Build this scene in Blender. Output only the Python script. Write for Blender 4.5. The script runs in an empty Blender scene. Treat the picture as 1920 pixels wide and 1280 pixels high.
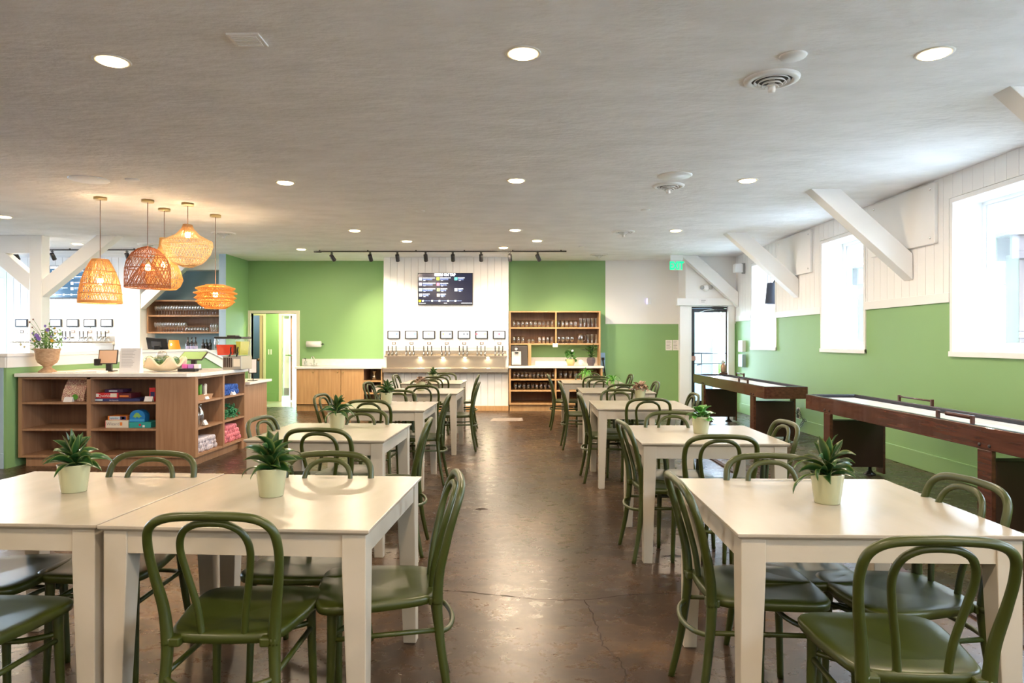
import bpy, math, random
from mathutils import Vector, Matrix
R = math.radians
rnd = random.Random(7)
S = bpy.context.scene
COL = S.collection
# ------------------------------------------------------------------ camera
FPX, CX, CY, CAMZ, YAW = 1280.0, 960.0, 640.0, 1.38, math.atan(6/1280)
cam = bpy.data.cameras.new('camera'); cam.sensor_width = 36; cam.lens = 24
cam.clip_start = .05; cam.clip_end = 200
cam_o = bpy.data.objects.new('camera', cam); COL.objects.link(cam_o)
cam_o.location = (0, 0, CAMZ); cam_o.rotation_euler = (R(90), 0, YAW)
S.camera = cam_o
def ray(px, py):
    s, c = math.sin(YAW), math.cos(YAW)
    a, b, u = FPX, px-CX, CY-py
    return Vector((-s*a + c*b, c*a + s*b, u))
def at_z(px, py, z):
    d = ray(px, py); t = (z-CAMZ)/d.z
    return Vector((d.x*t, d.y*t, z))
def at_y(px, py, y):
    d = ray(px, py); t = y/d.y
    return Vector((d.x*t, y, CAMZ+d.z*t))
def at_x(px, py, x):
    d = ray(px, py); t = x/d.x
    return Vector((x, d.y*t, CAMZ+d.z*t))
# ------------------------------------------------------------------ world, light, exposure
W_SKY, K_DOWN, K_TRACK, K_PEND = 19.0, 24.0, 5.0, 9.0
WARM = (1.0, .79, .56)
w = bpy.data.worlds.new('sky'); S.world = w; w.use_nodes = True
bg = w.node_tree.nodes['Background']; bg.inputs[0].default_value = (.70, .85, 1.0, 1); bg.inputs[1].default_value = W_SKY
S.view_settings.view_transform = 'Standard'; S.view_settings.look = 'None'
S.view_settings.exposure = 0.98; S.view_settings.gamma = 1; S.view_settings.use_curve_mapping = False
S.cycles.max_bounces = 8; S.cycles.diffuse_bounces = 5; S.cycles.glossy_bounces = 4
S.cycles.transparent_max_bounces = 16; S.cycles.sample_clamp_indirect = 8
S.cycles.caustics_reflective = False; S.cycles.caustics_refractive = False
XW = 4.39; CEIL = 3.06; YB = 14.2; YT = 13.6; XH = -5.52
WINS = [(12.66, 11.51), (9.77, 8.59), (6.86, 5.66), (3.95, 2.77), (1.05, -.13), (-1.9, -3.1)]   # y far, y near
WZ0, WZ1 = 1.27, 2.78
def area(name, loc, rot, sx, sy, power, color=(1, 1, 1), shape='RECTANGLE', portal=False):
    l = bpy.data.lights.new(name, 'AREA'); l.shape = shape; l.size = sx
    if shape == 'RECTANGLE': l.size_y = sy
    l.energy = power; l.color = color
    if portal: l.cycles.is_portal = True
    o = bpy.data.objects.new(name, l); COL.objects.link(o); o.location = loc; o.rotation_euler = rot
    return o
for a, b in WINS:   # sky portals in the window openings
    area('window_portal', (XW+.40, (a+b)/2, (WZ0+WZ1)/2), (0, R(90), 0), WZ1-WZ0, a-b, 1, portal=True)
DOWN = [(210,114),(981,100),(1752,100),(535,342),(968,338),(1402,338),(665,432),(966,431),(1267,432),
        (763,452),(1007,451),(944,464),(565,467),(8,406),(145,457)]
DOWNP = [at_z(x, y, CEIL) for x, y in DOWN] + [Vector((x, y, CEIL)) for y in (.8, -2.2) for x in (-5.6, -2.5, 0, 2.35)] + [Vector((-5.6, 4.0, CEIL)), Vector((-8.6, 4.0, CEIL)), Vector((-8.6, 7.1, CEIL))]
for p in DOWNP:
    area('downlight_and_fill_lamp', p-Vector((0, 0, .02)), (0, 0, 0), .14, 0, K_DOWN, WARM, 'DISK')
# ------------------------------------------------------------------ materials
def mat(name, col, rough=.5, metal=0, spec=.5, emit=None, es=0, coat=0, alpha=None):
    m = bpy.data.materials.new(name); m.use_nodes = True
    b = m.node_tree.nodes['Principled BSDF']
    b.inputs['Base Color'].default_value = (*col, 1); b.inputs['Roughness'].default_value = rough
    b.inputs['Metallic'].default_value = metal; b.inputs['Specular IOR Level'].default_value = spec
    b.inputs['Coat Weight'].default_value = coat
    if emit: b.inputs['Emission Color'].default_value = (*emit, 1); b.inputs['Emission Strength'].default_value = es
    return m
def nodes(m): return m.node_tree.nodes, m.node_tree.links, m.node_tree.nodes['Principled BSDF']
def noisy(m, c1, c2, scale=(3, 3, 3), nscale=1.0, detail=4, lo=.35, hi=.65, bump=0, bscale=None, bdist=.01, rough=None):
    n, l, b = nodes(m)
    tc = n.new('ShaderNodeTexCoord'); mp = n.new('ShaderNodeMapping'); mp.inputs['Scale'].default_value = scale
    l.new(tc.outputs['Object'], mp.inputs[0])
    t = n.new('ShaderNodeTexNoise'); t.inputs['Scale'].default_value = nscale; t.inputs['Detail'].default_value = detail
    l.new(mp.outputs[0], t.inputs['Vector'])
    r = n.new('ShaderNodeValToRGB'); r.color_ramp.elements[0].position = lo; r.color_ramp.elements[1].position = hi
    r.color_ramp.elements[0].color = (*c1, 1); r.color_ramp.elements[1].color = (*c2, 1)
    l.new(t.outputs['Fac'], r.inputs[0]); l.new(r.outputs[0], b.inputs['Base Color'])
    if rough:
        rr = n.new('ShaderNodeMapRange'); rr.inputs[3].default_value = rough[0]; rr.inputs[4].default_value = rough[1]
        l.new(t.outputs['Fac'], rr.inputs[0]); l.new(rr.outputs[0], b.inputs['Roughness'])
    if bump:
        t2 = n.new('ShaderNodeTexNoise'); t2.inputs['Scale'].default_value = bscale or nscale; t2.inputs['Detail'].default_value = 5
        l.new(mp.outputs[0], t2.inputs['Vector'])
        bp = n.new('ShaderNodeBump'); bp.inputs['Strength'].default_value = bump; bp.inputs['Distance'].default_value = bdist
        l.new(t2.outputs['Fac'], bp.inputs['Height']); l.new(bp.outputs[0], b.inputs['Normal'])
    return m
def wood(name, c1, c2, rough=.45, scale=(14, 14, .9), coat=0):
    return noisy(mat(name, c1, rough, coat=coat), c1, c2, scale, 2.2, 6, .3, .72, bump=.08, bscale=6, bdist=.003)
M = {}
M['ceiling'] = noisy(mat('ceiling_plaster', (.7, .7, .68), .85), (.83, .83, .83), (.92, .92, .925), (.8, 1.5, 1), 2.6, 9, .3, .62, bump=.6, bscale=11, bdist=.025)
M['white'] = mat('white_paint', (.88, .875, .865), .5)
M['trim'] = mat('white_trim_paint', (.86, .86, .85), .35)
M['green'] = noisy(mat('green_wall_paint', (.2, .5, .16), .55), (.232, .415, .168), (.245, .435, .182), (1, 1, 1), 1.0)
M['blue'] = noisy(mat('slate_blue_paint', (.16, .27, .36), .5), (.165, .275, .35), (.18, .295, .37), (1, 1, 1), 1.0)
M['lblue'] = noisy(mat('pale_blue_paint', (.3, .44, .55), .5), (.33, .47, .57), (.37, .51, .61), (8, 8, 1), 1.0)
M['oak'] = wood('oak_veneer', (.31, .165, .088), (.41, .24, .14))
M['honey'] = wood('honey_oak_veneer', (.50, .285, .12), (.62, .38, .18))
M['oakback'] = wood('brown_oak_back', (.19, .10, .058), (.26, .145, .085))
M['walnut'] = wood('dark_red_wood', (.046, .014, .010), (.105, .034, .021), .25, (10, 1.2, 14), coat=.3)
M['dark'] = mat('dark_brown_panel', (.030, .012, .009), .35)
M['table'] = noisy(mat('cream_lacquer', (.7, .64, .55), .27), (.345, .305, .24), (.395, .35, .285), (5, 1.5, 2), 1.5, 7, .3, .7)
M['tleg'] = noisy(mat('cream_satin_paint', (.74, .7, .62), .35), (.43, .385, .305), (.48, .43, .35), (4, 4, 4), 1.0)
M['chair'] = noisy(mat('olive_green_plastic', (.1, .17, .03), .36), (.031, .042, .004), (.039, .050, .006), (6, 6, 6), 2.0, bump=.05, bscale=60, bdist=.001)
M['pot'] = mat('sage_glazed_pot', (.40, .41, .25), .18, coat=.4)
M['soil'] = noisy(mat('dark_soil', (.03, .02, .015), .95), (.02, .012, .008), (.07, .045, .03), (80, 80, 80), 1)
M['steel'] = mat('brushed_steel', (.62, .55, .46), .24, metal=.95)
M['chrome'] = mat('polished_chrome', (.85, .85, .85), .08, metal=1)
M['black'] = mat('black_plastic', (.012, .012, .013), .35)
M['bmetal'] = mat('matt_black_metal', (.018, .018, .02), .5)
M['brass'] = mat('satin_brass', (.65, .50, .24), .3, metal=.9)
M['quartz'] = noisy(mat('white_quartz', (.82, .80, .76), .2), (.80, .78, .74), (.86, .84, .81), (6, 6, 6), 2)
M['paper'] = mat('white_paper', (.85, .83, .83), .7)
M['ink'] = mat('grey_ink', (.35, .33, .36), .8)
M['glow'] = mat('warm_lamp_glow', (1, .8, .5), .5, emit=(1.0, .72, .38), es=9)
M['bulb'] = mat('bulb_glow', (1, .8, .5), .5, emit=(1.0, .66, .28), es=40)
M['ledw'] = mat('under_shelf_led', (1, .9, .7), .5, emit=(1.0, .80, .50), es=14)
M['vinyl'] = mat('white_vinyl', (.86, .88, .9), .3)
def glassy(name, tint, gl=.12, rough=.02):
    m = bpy.data.materials.new(name); m.use_nodes = True; n, l = m.node_tree.nodes, m.node_tree.links; n.clear()
    o = n.new('ShaderNodeOutputMaterial'); mx = n.new('ShaderNodeMixShader'); t = n.new('ShaderNodeBsdfTransparent'); g = n.new('ShaderNodeBsdfGlossy')
    lw = n.new('ShaderNodeLayerWeight'); lw.inputs[0].default_value = .5
    mr = n.new('ShaderNodeMapRange'); mr.inputs[3].default_value = gl*.5; mr.inputs[4].default_value = min(.9, gl*5)
    t.inputs[0].default_value = (*tint, 1); g.inputs[1].default_value = rough; g.inputs[0].default_value = (.95, .97, 1, 1)
    l.new(lw.outputs['Facing'], mr.inputs[0]); l.new(mr.outputs[0], mx.inputs[0]); l.new(t.outputs[0], mx.inputs[1]); l.new(g.outputs[0], mx.inputs[2]); l.new(mx.outputs[0], o.inputs[0])
    return m
M['pane'] = glassy('window_glass', (.97, .98, 1), .05, .0)
M['glass'] = glassy('drinking_glass', (.86, .86, .86), .34, .12)
M['wglass'] = glassy('green_tinted_glass', (.45, .66, .52), .15, .05)
def flat(name, c, r=.5, e=0): return mat(name, c, r, emit=c if e else None, es=e)
# concrete floor
def floor_mat():
    m = mat('stained_concrete', (.2, .12, .08), .25, spec=.35); n, l, b = nodes(m)
    tc = n.new('ShaderNodeTexCoord')
    def noise(sc, nsc, det, rough=.6, dist=0):
        mp = n.new('ShaderNodeMapping'); mp.inputs['Scale'].default_value = sc; l.new(tc.outputs['Object'], mp.inputs[0])
        t = n.new('ShaderNodeTexNoise'); t.inputs['Scale'].default_value = nsc; t.inputs['Detail'].default_value = det; t.inputs['Roughness'].default_value = rough; t.inputs['Distortion'].default_value = dist
        l.new(mp.outputs[0], t.inputs['Vector']); return t
    a = noise((1, 1, 1), .9, 9, .65, .6)
    r = n.new('ShaderNodeValToRGB'); e = r.color_ramp.elements; e[0].position = .33; e[1].position = .68
    e[0].color = (.020, .012, .007, 1); e[1].color = (.135, .083, .045, 1)
    x = e.new(.52); x.color = (.060, .035, .020, 1)
    l.new(a.outputs['Fac'], r.inputs[0])
    c = noise((1, 1.3, 1), 7, 10, .72, .25)
    r2 = n.new('ShaderNodeValToRGB'); r2.color_ramp.elements[0].position = .34; r2.color_ramp.elements[1].position = .66
    r2.color_ramp.elements[0].color = (.60, .57, .54, 1); r2.color_ramp.elements[1].color = (1.12, 1.08, 1.02, 1)
    l.new(c.outputs['Fac'], r2.inputs[0])
    mx = n.new('ShaderNodeMix'); mx.data_type = 'RGBA'; mx.blend_type = 'MULTIPLY'; mx.inputs[0].default_value = 1
    l.new(r.outputs[0], mx.inputs[6]); l.new(r2.outputs[0], mx.inputs[7])
    l.new(mx.outputs[2], b.inputs['Base Color'])
    rr = n.new('ShaderNodeMapRange'); rr.inputs[1].default_value = .35; rr.inputs[2].default_value = .65; rr.inputs[3].default_value = .32; rr.inputs[4].default_value = .25
    l.new(c.outputs['Fac'], rr.inputs[0]); l.new(rr.outputs[0], b.inputs['Roughness'])
    bp = n.new('ShaderNodeBump'); bp.inputs['Strength'].default_value = .08; bp.inputs['Distance'].default_value = .01
    l.new(a.outputs['Fac'], bp.inputs['Height']); l.new(bp.outputs[0], b.inputs['Normal'])
    return m
M['floor'] = floor_mat()
def leafmat(name, mid, edge, rough=.3):
    m = mat(name, mid, rough, coat=.2); n, l, b = nodes(m)
    at = n.new('ShaderNodeAttribute'); at.attribute_name = 'edge'
    r = n.new('ShaderNodeValToRGB'); r.color_ramp.elements[0].position = .6; r.color_ramp.elements[1].position = .98
    r.color_ramp.elements[0].color = (*mid, 1); r.color_ramp.elements[1].color = (*edge, 1)
    l.new(at.outputs['Fac'], r.inputs[0]); l.new(r.outputs[0], b.inputs['Base Color']); return m
M['leaf'] = leafmat('dracaena_leaf', (.014, .058, .012), (.15, .20, .05))
M['leafr'] = leafmat('round_leaf', (.06, .21, .035), (.13, .33, .07))
M['leaff'] = leafmat('fern_leaf', (.10, .33, .03), (.17, .45, .07), .5)
M['leafb'] = leafmat('brown_succulent_leaf', (.26, .16, .10), (.40, .27, .19), .5)
# ------------------------------------------------------------------ mesh builder
class MB:
    def __init__(s): s.v = []; s.f = []; s.sm = []
    def add(s, vs, fs, smooth=False):
        k = len(s.v); s.v += [Vector(p) for p in vs]; s.f += [tuple(i+k for i in f) for f in fs]; s.sm += [smooth]*len(fs); return s
    def box(s, x0, x1, y0, y1, z0, z1):
        x0, x1 = min(x0, x1), max(x0, x1); y0, y1 = min(y0, y1), max(y0, y1); z0, z1 = min(z0, z1), max(z0, z1)
        return s.add([(x0,y0,z0),(x1,y0,z0),(x1,y1,z0),(x0,y1,z0),(x0,y0,z1),(x1,y0,z1),(x1,y1,z1),(x0,y1,z1)],
                     [(3,2,1,0),(4,5,6,7),(0,1,5,4),(1,2,6,5),(2,3,7,6),(3,0,4,7)])
    def loft(s, rings, smooth=True, cap=True, closed=False):
        n = len(rings[0]); vs = [p for r in rings for p in r]; fs = []
        m = len(rings)
        for i in range(m if closed else m-1):
            a, b = i*n, ((i+1) % m)*n
            for j in range(n): fs.append((a+j, a+(j+1) % n, b+(j+1) % n, b+j))
        k = len(s.f); s.add(vs, fs, smooth)
        if cap and not closed:
            o = len(s.v)-len(vs)
            s.f += [tuple(o+j for j in reversed(range(n))), tuple(o+(m-1)*n+j for j in range(n))]; s.sm += [False, False]
        return s
    def tube(s, pts, r, n=8, closed=False, smooth=True, flat=1.0):
        pts = [Vector(p) for p in pts]; m = len(pts)
        rs = r if isinstance(r, (list, tuple)) else [r]*m
        if closed: tg = [(pts[(i+1) % m]-pts[i-1]).normalized() for i in range(m)]
        else: tg = [(pts[min(i+1, m-1)]-pts[max(i-1, 0)]).normalized() for i in range(m)]
        u = tg[0].orthogonal().normalized(); rings = []
        for i in range(m):
            u = (u - tg[i]*u.dot(tg[i])); u = u.normalized() if u.length > 1e-6 else tg[i].orthogonal().normalized()
            v = tg[i].cross(u)
            rings.append([pts[i] + (u*math.cos(2*math.pi*k/n)+v*math.sin(2*math.pi*k/n)*flat)*rs[i] for k in range(n)])
        return s.loft(rings, smooth, True, closed)
    def lathe(s, prof, n=20, c=(0, 0, 0), smooth=True, axis='z', capb=True):
        c = Vector(c); rings = []
        for r, z in prof:
            r = max(r, 1e-4); ring = []
            for k in range(n):
                a = 2*math.pi*k/n; p = Vector((r*math.cos(a), r*math.sin(a), z))
                if axis == 'y': p = Vector((p.x, -p.z, p.y))
                if axis == 'x': p = Vector((p.z, p.y, -p.x))
                ring.append(c+p)
            rings.append(ring)
        return s.loft(rings, smooth, capb)
    def prism(s, poly, y0, y1, plane='xz'):
        n = len(poly)
        def P(a, b, t): return (a, t, b) if plane == 'xz' else ((a, b, t) if plane == 'xy' else (t, a, b))
        vs = [P(a, b, y0) for a, b in poly]+[P(a, b, y1) for a, b in poly]
        fs = [tuple(range(n)), tuple(range(2*n-1, n-1, -1))]+[(i, i+n, (i+1) % n+n, (i+1) % n) for i in range(n)]
        return s.add(vs, fs)
    def ball(s, c, r, n=10, sq=(1, 1, 1)):
        c = Vector(c); rings = []
        for i in range(1, n//2+2):
            t = math.pi*(i-.5)/(n//2+1); rings.append([c+Vector((math.sin(t)*math.cos(2*math.pi*k/n)*r*sq[0], math.sin(t)*math.sin(2*math.pi*k/n)*r*sq[1], math.cos(t)*r*sq[2])) for k in range(n)])
        return s.loft(rings[::-1])
    def xf(s, mtx): s.v = [mtx @ p for p in s.v]; return s
def rootloc(o):
    L = Vector((0, 0, 0))
    while o is not None: L = L+o.location; o = o.parent
    return L
def build(name, mb, m, parent=None, base=None, world=True, bevel=0, rz=0):
    """world: the builder's points are world points and become local to the parent (or to base)."""
    o0 = rootloc(parent) if (parent and world) else (Vector(base) if base is not None else Vector((0, 0, 0)))
    if parent and not world: o0 = Vector((0, 0, 0))
    me = bpy.data.meshes.new(name); me.from_pydata([p-o0 for p in mb.v], [], mb.f)
    me.polygons.foreach_set('use_smooth', mb.sm); me.materials.append(m if not isinstance(m, str) else M[m]); me.validate(); me.update()
    o = bpy.data.objects.new(name, me); COL.objects.link(o)
    if parent: o.parent = parent
    else: o.location = o0
    if bevel:
        b = o.modifiers.new('bevel', 'BEVEL'); b.width = bevel; b.segments = 2; b.limit_method = 'ANGLE'
    return o
def tag(o, label=None, cat=None, group=None, kind=None):
    if label: o['label'] = label
    if cat: o['category'] = cat
    if group: o['group'] = group
    if kind: o['kind'] = kind
    return o
def thing(name, label, cat, loc, rz=0, group=None):
    o = bpy.data.objects.new(name, None); COL.objects.link(o); o.location = loc; o.rotation_euler = (0, 0, rz); o.empty_display_size = .1
    return tag(o, label, cat, group)
def solo(name, mb, m, label, cat, base, group=None, bevel=0):
    return tag(build(name, mb, m, None, base, bevel=bevel), label, cat, group)
def struct(name, mb, m, bevel=0, parent=None):
    o = build(name, mb, m, parent, (0, 0, 0) if not parent else None, bevel=bevel)
    if not parent: o['kind'] = 'structure'
    return o
def dup(root, loc, rz=0, label=None, group=None, scale=None):
    r = root.copy(); COL.objects.link(r); r.location = loc; r.rotation_euler = (0, 0, rz)
    if scale: r.scale = scale
    if label: r['label'] = label
    if group: r['group'] = group
    def rec(a, b):
        for ch in a.children:
            c = ch.copy(); COL.objects.link(c); c.parent = b; rec(ch, c)
    rec(root, r); return r
ORD = ['first', 'second', 'third', 'fourth', 'fifth', 'sixth', 'seventh', 'eighth', 'ninth', 'tenth', 'eleventh', 'twelfth', 'thirteenth', 'fourteenth', 'fifteenth', 'sixteenth', 'seventeenth', 'eighteenth', 'nineteenth', 'twentieth', 'twenty-first', 'twenty-second', 'twenty-third', 'twenty-fourth', 'twenty-fifth']
def text(body, x, y, z, h, m, parent, name='lettering', align='CENTER', face='-y', bold=0, wscale=1):
    c = bpy.data.curves.new('t', 'FONT'); c.body = body; c.size = h*1.4; c.align_x = align; c.offset = bold; c.resolution_u = 2
    o = bpy.data.objects.new('t', c); me = bpy.data.meshes.new_from_object(o); bpy.data.objects.remove(o)
    rot = Matrix.Rotation(R(90), 4, 'X') if face == '-y' else (Matrix.Rotation(R(90), 4, 'Z') @ Matrix.Rotation(R(90), 4, 'X'))
    me.transform(Matrix.Translation(Vector((x, y, z))-rootloc(parent)) @ rot @ Matrix.Diagonal((wscale, 1, 1, 1)))
    me.materials.clear(); me.materials.append(M[m] if isinstance(m, str) else m)
    o = bpy.data.objects.new(name, me); COL.objects.link(o); o.parent = parent; return o
# ================================================================== the room
YN, XL = -3.4, -11.6
struct('floor', MB().box(XL-.4, XW+.5, YN-.2, YB+.3, -.2, 0), 'floor')
struct('ceiling', MB().box(XL-.4, XW+.5, YN-.2, YB+.3, CEIL, CEIL+.25), 'ceiling')
def crack(pts, wd):
    P = []
    for i in range(len(pts)-1):
        a, b = at_z(*pts[i], 0), at_z(*pts[i+1], 0); k = 7
        for j in range(k):
            t = j/k; p = a.lerp(b, t); P.append(p+Vector((rnd.uniform(-.006, .006), rnd.uniform(-.006, .006), 0)))
    P.append(at_z(*pts[-1], 0)); vs = []
    for i, p in enumerate(P):
        d = (P[min(i+1, len(P)-1)]-P[max(i-1, 0)]); d.z = 0; d.normalize(); nn = Vector((-d.y, d.x, 0)); q = wd*rnd.uniform(.5, 1.3)
        vs += [p+nn*q+Vector((0, 0, .0012)), p-nn*q+Vector((0, 0, .0012))]
    return MB().add(vs, [(2*i, 2*i+1, 2*i+3, 2*i+2) for i in range(len(P)-1)])
M['crack'] = mat('dark_crack', (.03, .018, .012), .9)
fl = bpy.data.objects['floor']
for pts in ([(820, 1106), (870, 1109), (960, 1118), (1010, 1124), (1095, 1125), (1180, 1115), (1290, 1111)], [(1097, 1125), (1108, 1145), (1122, 1180), (1130, 1211), (1160, 1235), (1172, 1260), (1172, 1290)],
            [(640, 1075), (700, 1090), (760, 1098), (820, 1106)]):
    build('crack', crack(pts, .0030), 'crack', fl)
build('stain', MB().add([(p.x, p.y, .0011) for p in [at_z(903+11*math.cos(a)*(1+.3*math.sin(3*a)), 954+1.8*math.sin(a), 0) for a in [i*.524 for i in range(12)]]], [tuple(range(12))]), 'crack', fl)
q_ = [at_z(x, y, 0) for x, y in ((918, 789), (981, 789), (979, 783), (925, 784))]
build('pale_patch', MB().add([(p.x, p.y, .0011) for p in q_], [(0, 1, 2, 3)]), mat('pale_floor_patch', (.30, .24, .20), .5), fl)  # pale rectangle laid on the floor
# right wall with six deep window openings
mb = MB(); mb.box(XW, XW+.42, YN, YT+.6, -.02, WZ0); mb.box(XW, XW+.42, YN, YT+.6, WZ1, CEIL+.02)
ys = [YT+.6]+[v for ab in WINS for v in ab]+[YN]
for i in range(0, len(ys), 2): mb.box(XW, XW+.42, ys[i+1], ys[i], WZ0, WZ1)
wr = struct('wall_right', mb, 'green')
# upper white beadboard on the right wall: boards of .15, cut round the windows
TR = 1.775
def board(mb, x, y0, y1, z0, z1):   # one V-edged board lying against the wall at x, facing -x
    t = .014; g = .0028
    return mb.add([(x, y0, z0), (x, y1, z0), (x, y1, z1), (x, y0, z1), (x-t, y0+g, z0), (x-t, y1-g, z0), (x-t, y1-g, z1), (x-t, y0+g, z1)],
                  [(4, 7, 6, 5), (0, 3, 7, 4), (1, 5, 6, 2), (2, 6, 7, 3), (0, 4, 5, 1)])
y = YT
while y > YN:
    y2 = y-.15; segs = [(TR+.10, CEIL)]
    for a, b in WINS:
        if y2 < a+.045 and y > b-.045:
            segs = [(WZ1+.04, CEIL)]
            # strips beside the opening
            if y > a+.045: build('board', board(MB(), XW, a+.045, y, TR+.10, WZ1+.04), 'white', wr)
            if y2 < b-.045: build('board', board(MB(), XW, y2, b-.045, TR+.10, WZ1+.04), 'white', wr)
    for z0, z1 in segs: build('board', board(MB(), XW, y2, y, z0, z1), 'white', wr)
    y = y2
cut = [YT]+[v for a, b in WINS for v in (a+.04, b-.04)]+[YN]
k = 1
for i in range(0, len(cut), 2):
    o = struct('trim_%d' % k, MB().box(XW-.022, XW, cut[i+1], cut[i], TR, TR+.10), 'trim', .004); k += 1
struct('baseboard_right', MB().box(XW-.02, XW, YN, YT, 0, .19), 'green', .006)
for i, (a, b) in enumerate(WINS):
    z0, z1 = WZ0, WZ1; xf = XW+.30
    m = MB(); m.box(XW-.016, XW+.30, a-.012, a+.035, z0-.035, z1+.035); m.box(XW-.016, XW+.30, b-.035, b+.012, z0-.035, z1+.035)
    m.box(XW-.016, XW+.30, b+.012, a-.012, z1-.012, z1+.035); m.box(XW-.03, XW+.30, b-.035, a+.035, z0-.04, z0+.012)
    wn = struct('window_%d' % (i+1), m, 'trim')
    def fr(y0, y1, za, zb, t, x0, x1):
        q = MB(); q.box(x0, x1, y0, y0+t, za, zb); q.box(x0, x1, y1-t, y1, za, zb); q.box(x0, x1, y0+t, y1-t, za, za+t); q.box(x0, x1, y0+t, y1-t, zb-t, zb); return q
    build('window_frame', fr(b, a, z0, z1, .045, xf-.02, xf+.06), 'vinyl', wn, bevel=.004)
    if i == 2:
        build('sash', fr(b+.045, a-.045, z0+.045, z1-.045, .05, xf, xf+.03), 'vinyl', wn, bevel=.004)
        build('pane', MB().box(xf+.012, xf+.018, b+.09, a-.09, z0+.09, z1-.09), 'pane', wn)
    else:
        zm = (z0+z1)/2+.03
        build('upper_sash', fr(b+.045, a-.045, zm-.02, z1-.045, .05, xf+.02, xf+.05), 'vinyl', wn, bevel=.004)
        build('lower_sash', fr(b+.045, a-.045, z0+.045, zm+.03, .055, xf-.012, xf+.02), 'vinyl', wn, bevel=.004)
        build('pane', MB().box(xf+.032, xf+.037, b+.09, a-.09, zm, z1-.09), 'pane', wn)
        build('pane', MB().box(xf+.002, xf+.007, b+.09, a-.09, z0+.09, zm), 'pane', wn)
# rear wall: green with a corridor opening, the exit door bay to the right
zwz = 1.74
OX0, OX1, OZ = at_y(471, 600, YB).x, at_y(556, 600, YB).x, 1.965
x1135, x1275 = at_y(1135, 600, YB).x, at_y(1272, 600, YB).x
m = MB(); m.box(at_y(10, 600, YB).x, OX0, YB, YB+.12, 0, CEIL); m.box(OX0, OX1, YB, YB+.12, OZ, CEIL); m.box(OX1, x1275+.3, YB, YB+.12, 0, CEIL)
wb = struct('wall_rear', m, 'green')
wq0, wq1 = at_y(-70, 0, YB).x, at_y(9, 0, YB).x
struct('wall_far_left', MB().box(XL, wq0, YB, YB+.12, 0, CEIL).box(wq1, at_y(10, 0, YB).x+.02, YB-.001, YB+.12, 0, CEIL).box(wq0, wq1, YB, YB+.12, 0, 1.2).box(wq0, wq1, YB, YB+.12, 2.75, CEIL), 'white')
wn = struct('window_9', MB().box(wq0, wq1, YB+.02, YB+.08, 1.2, 1.26).box(wq0, wq1, YB+.02, YB+.08, 2.69, 2.75).box(wq0, wq0+.05, YB+.02, YB+.08, 1.26, 2.69).box(wq1-.05, wq1, YB+.02, YB+.08, 1.26, 2.69), 'vinyl')
build('pane', MB().box(wq0+.05, wq1-.05, YB+.045, YB+.05, 1.26, 2.69), 'pane', wn)
DX0, DX1 = at_y(1296, 600, YT).x, at_y(1365, 600, YT).x; DZ = 2.07
struct('wall_exit', MB().box(x1275, DX0, YT, YT+.2, 0, CEIL).box(DX1, XW, YT, YT+.2, 0, CEIL).box(DX0, DX1, YT, YT+.2, DZ, CEIL).box(x1275, x1275+.08, YT+.2, YB, 0, CEIL), 'white')
build('wainscot_paint', MB().box(DX1, XW, YT-.004, YT, 0, zwz), 'green', bpy.data.objects['wall_exit'])
build('white_panel', MB().box(x1135, x1275, YB-.012, YB, zwz, CEIL), 'white', wb, bevel=.003)
struct('baseboard_rear', MB().box(x1135, x1275, YB-.02, YB, 0, .16), 'green', .005)
struct('trim_20', MB().box(OX0-.07, OX0, YB-.025, YB+.12, 0, OZ+.06).box(OX1, OX1+.07, YB-.025, YB+.12, 0, OZ+.06).box(OX0, OX1, YB-.025, YB+.12, OZ, OZ+.06), mat('cream_door_trim', (.78, .74, .60), .4), .004)
# left and near walls
m = MB().box(XL-.2, XL, YN, 9.5, 0, CEIL).box(XL-.2, XL, 9.5, 12.0, 0, .9).box(XL-.2, XL, 9.5, 12.0, 2.7, CEIL).box(XL-.2, XL, 12.0, YB, 0, CEIL)
struct('wall_left', m, 'white')
for i, (a, b) in enumerate(((9.5, 12.0),)):
    wn = struct('window_%d' % (7+i), MB().box(XL-.15, XL-.08, a, a+.06, .9, 2.7).box(XL-.15, XL-.08, b-.06, b, .9, 2.7).box(XL-.15, XL-.08, a, b, .9, .96).box(XL-.15, XL-.08, a, b, 2.64, 2.7).box(XL-.15, XL-.08, (a+b)/2-.03, (a+b)/2+.03, .96, 2.64), 'vinyl')
    build('pane', MB().box(XL-.12, XL-.115, a+.06, b-.06, .96, 2.64), 'pane', wn)
    area('window_portal', (XL-.2, (a+b)/2, 1.8), (0, R(-90), 0), 1.8, b-a, 1, portal=True)
struct('wall_near', MB().box(XL, XW+.4, YN-.2, YN, 0, CEIL), 'white')
# white shiplap tap walls standing proud of the rear wall
def tapwall(nm, px0, px1, y, label, nb, pymargin=0):
    x0, x1 = at_y(px0, 600, y).x, at_y(px1, 600, y).x
    w_ = struct(nm, MB().box(x0+.001, x1-.001, y+.015, YB, 0, CEIL), 'white')
    bw = (x1-x0)/nb
    for i in range(nb):
        a = x0+i*bw; t = .016; g = .006
        q = MB().add([(a, y+.015, .1), (a+bw, y+.015, .1), (a+bw, y+.015, CEIL), (a, y+.015, CEIL), (a+g, y, .1), (a+bw-g, y, .1), (a+bw-g, y, CEIL), (a+g, y, CEIL)],
                     [(4, 5, 6, 7), (0, 1, 5, 4), (3, 7, 6, 2), (0, 4, 7, 3), (1, 2, 6, 5)])
        build('board', q, 'white', w_)
    build('oak_plinth', MB().box(x0, x1, y-.012, y+.015, 0, .1), 'honey', w_)
    return x0, x1
TX0, TX1 = tapwall('wall_tap_main', 719, 953.5, YT, '', 18)
LX0, LX1 = tapwall('wall_tap_left', 12, 262, YT, '', 19)
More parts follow.
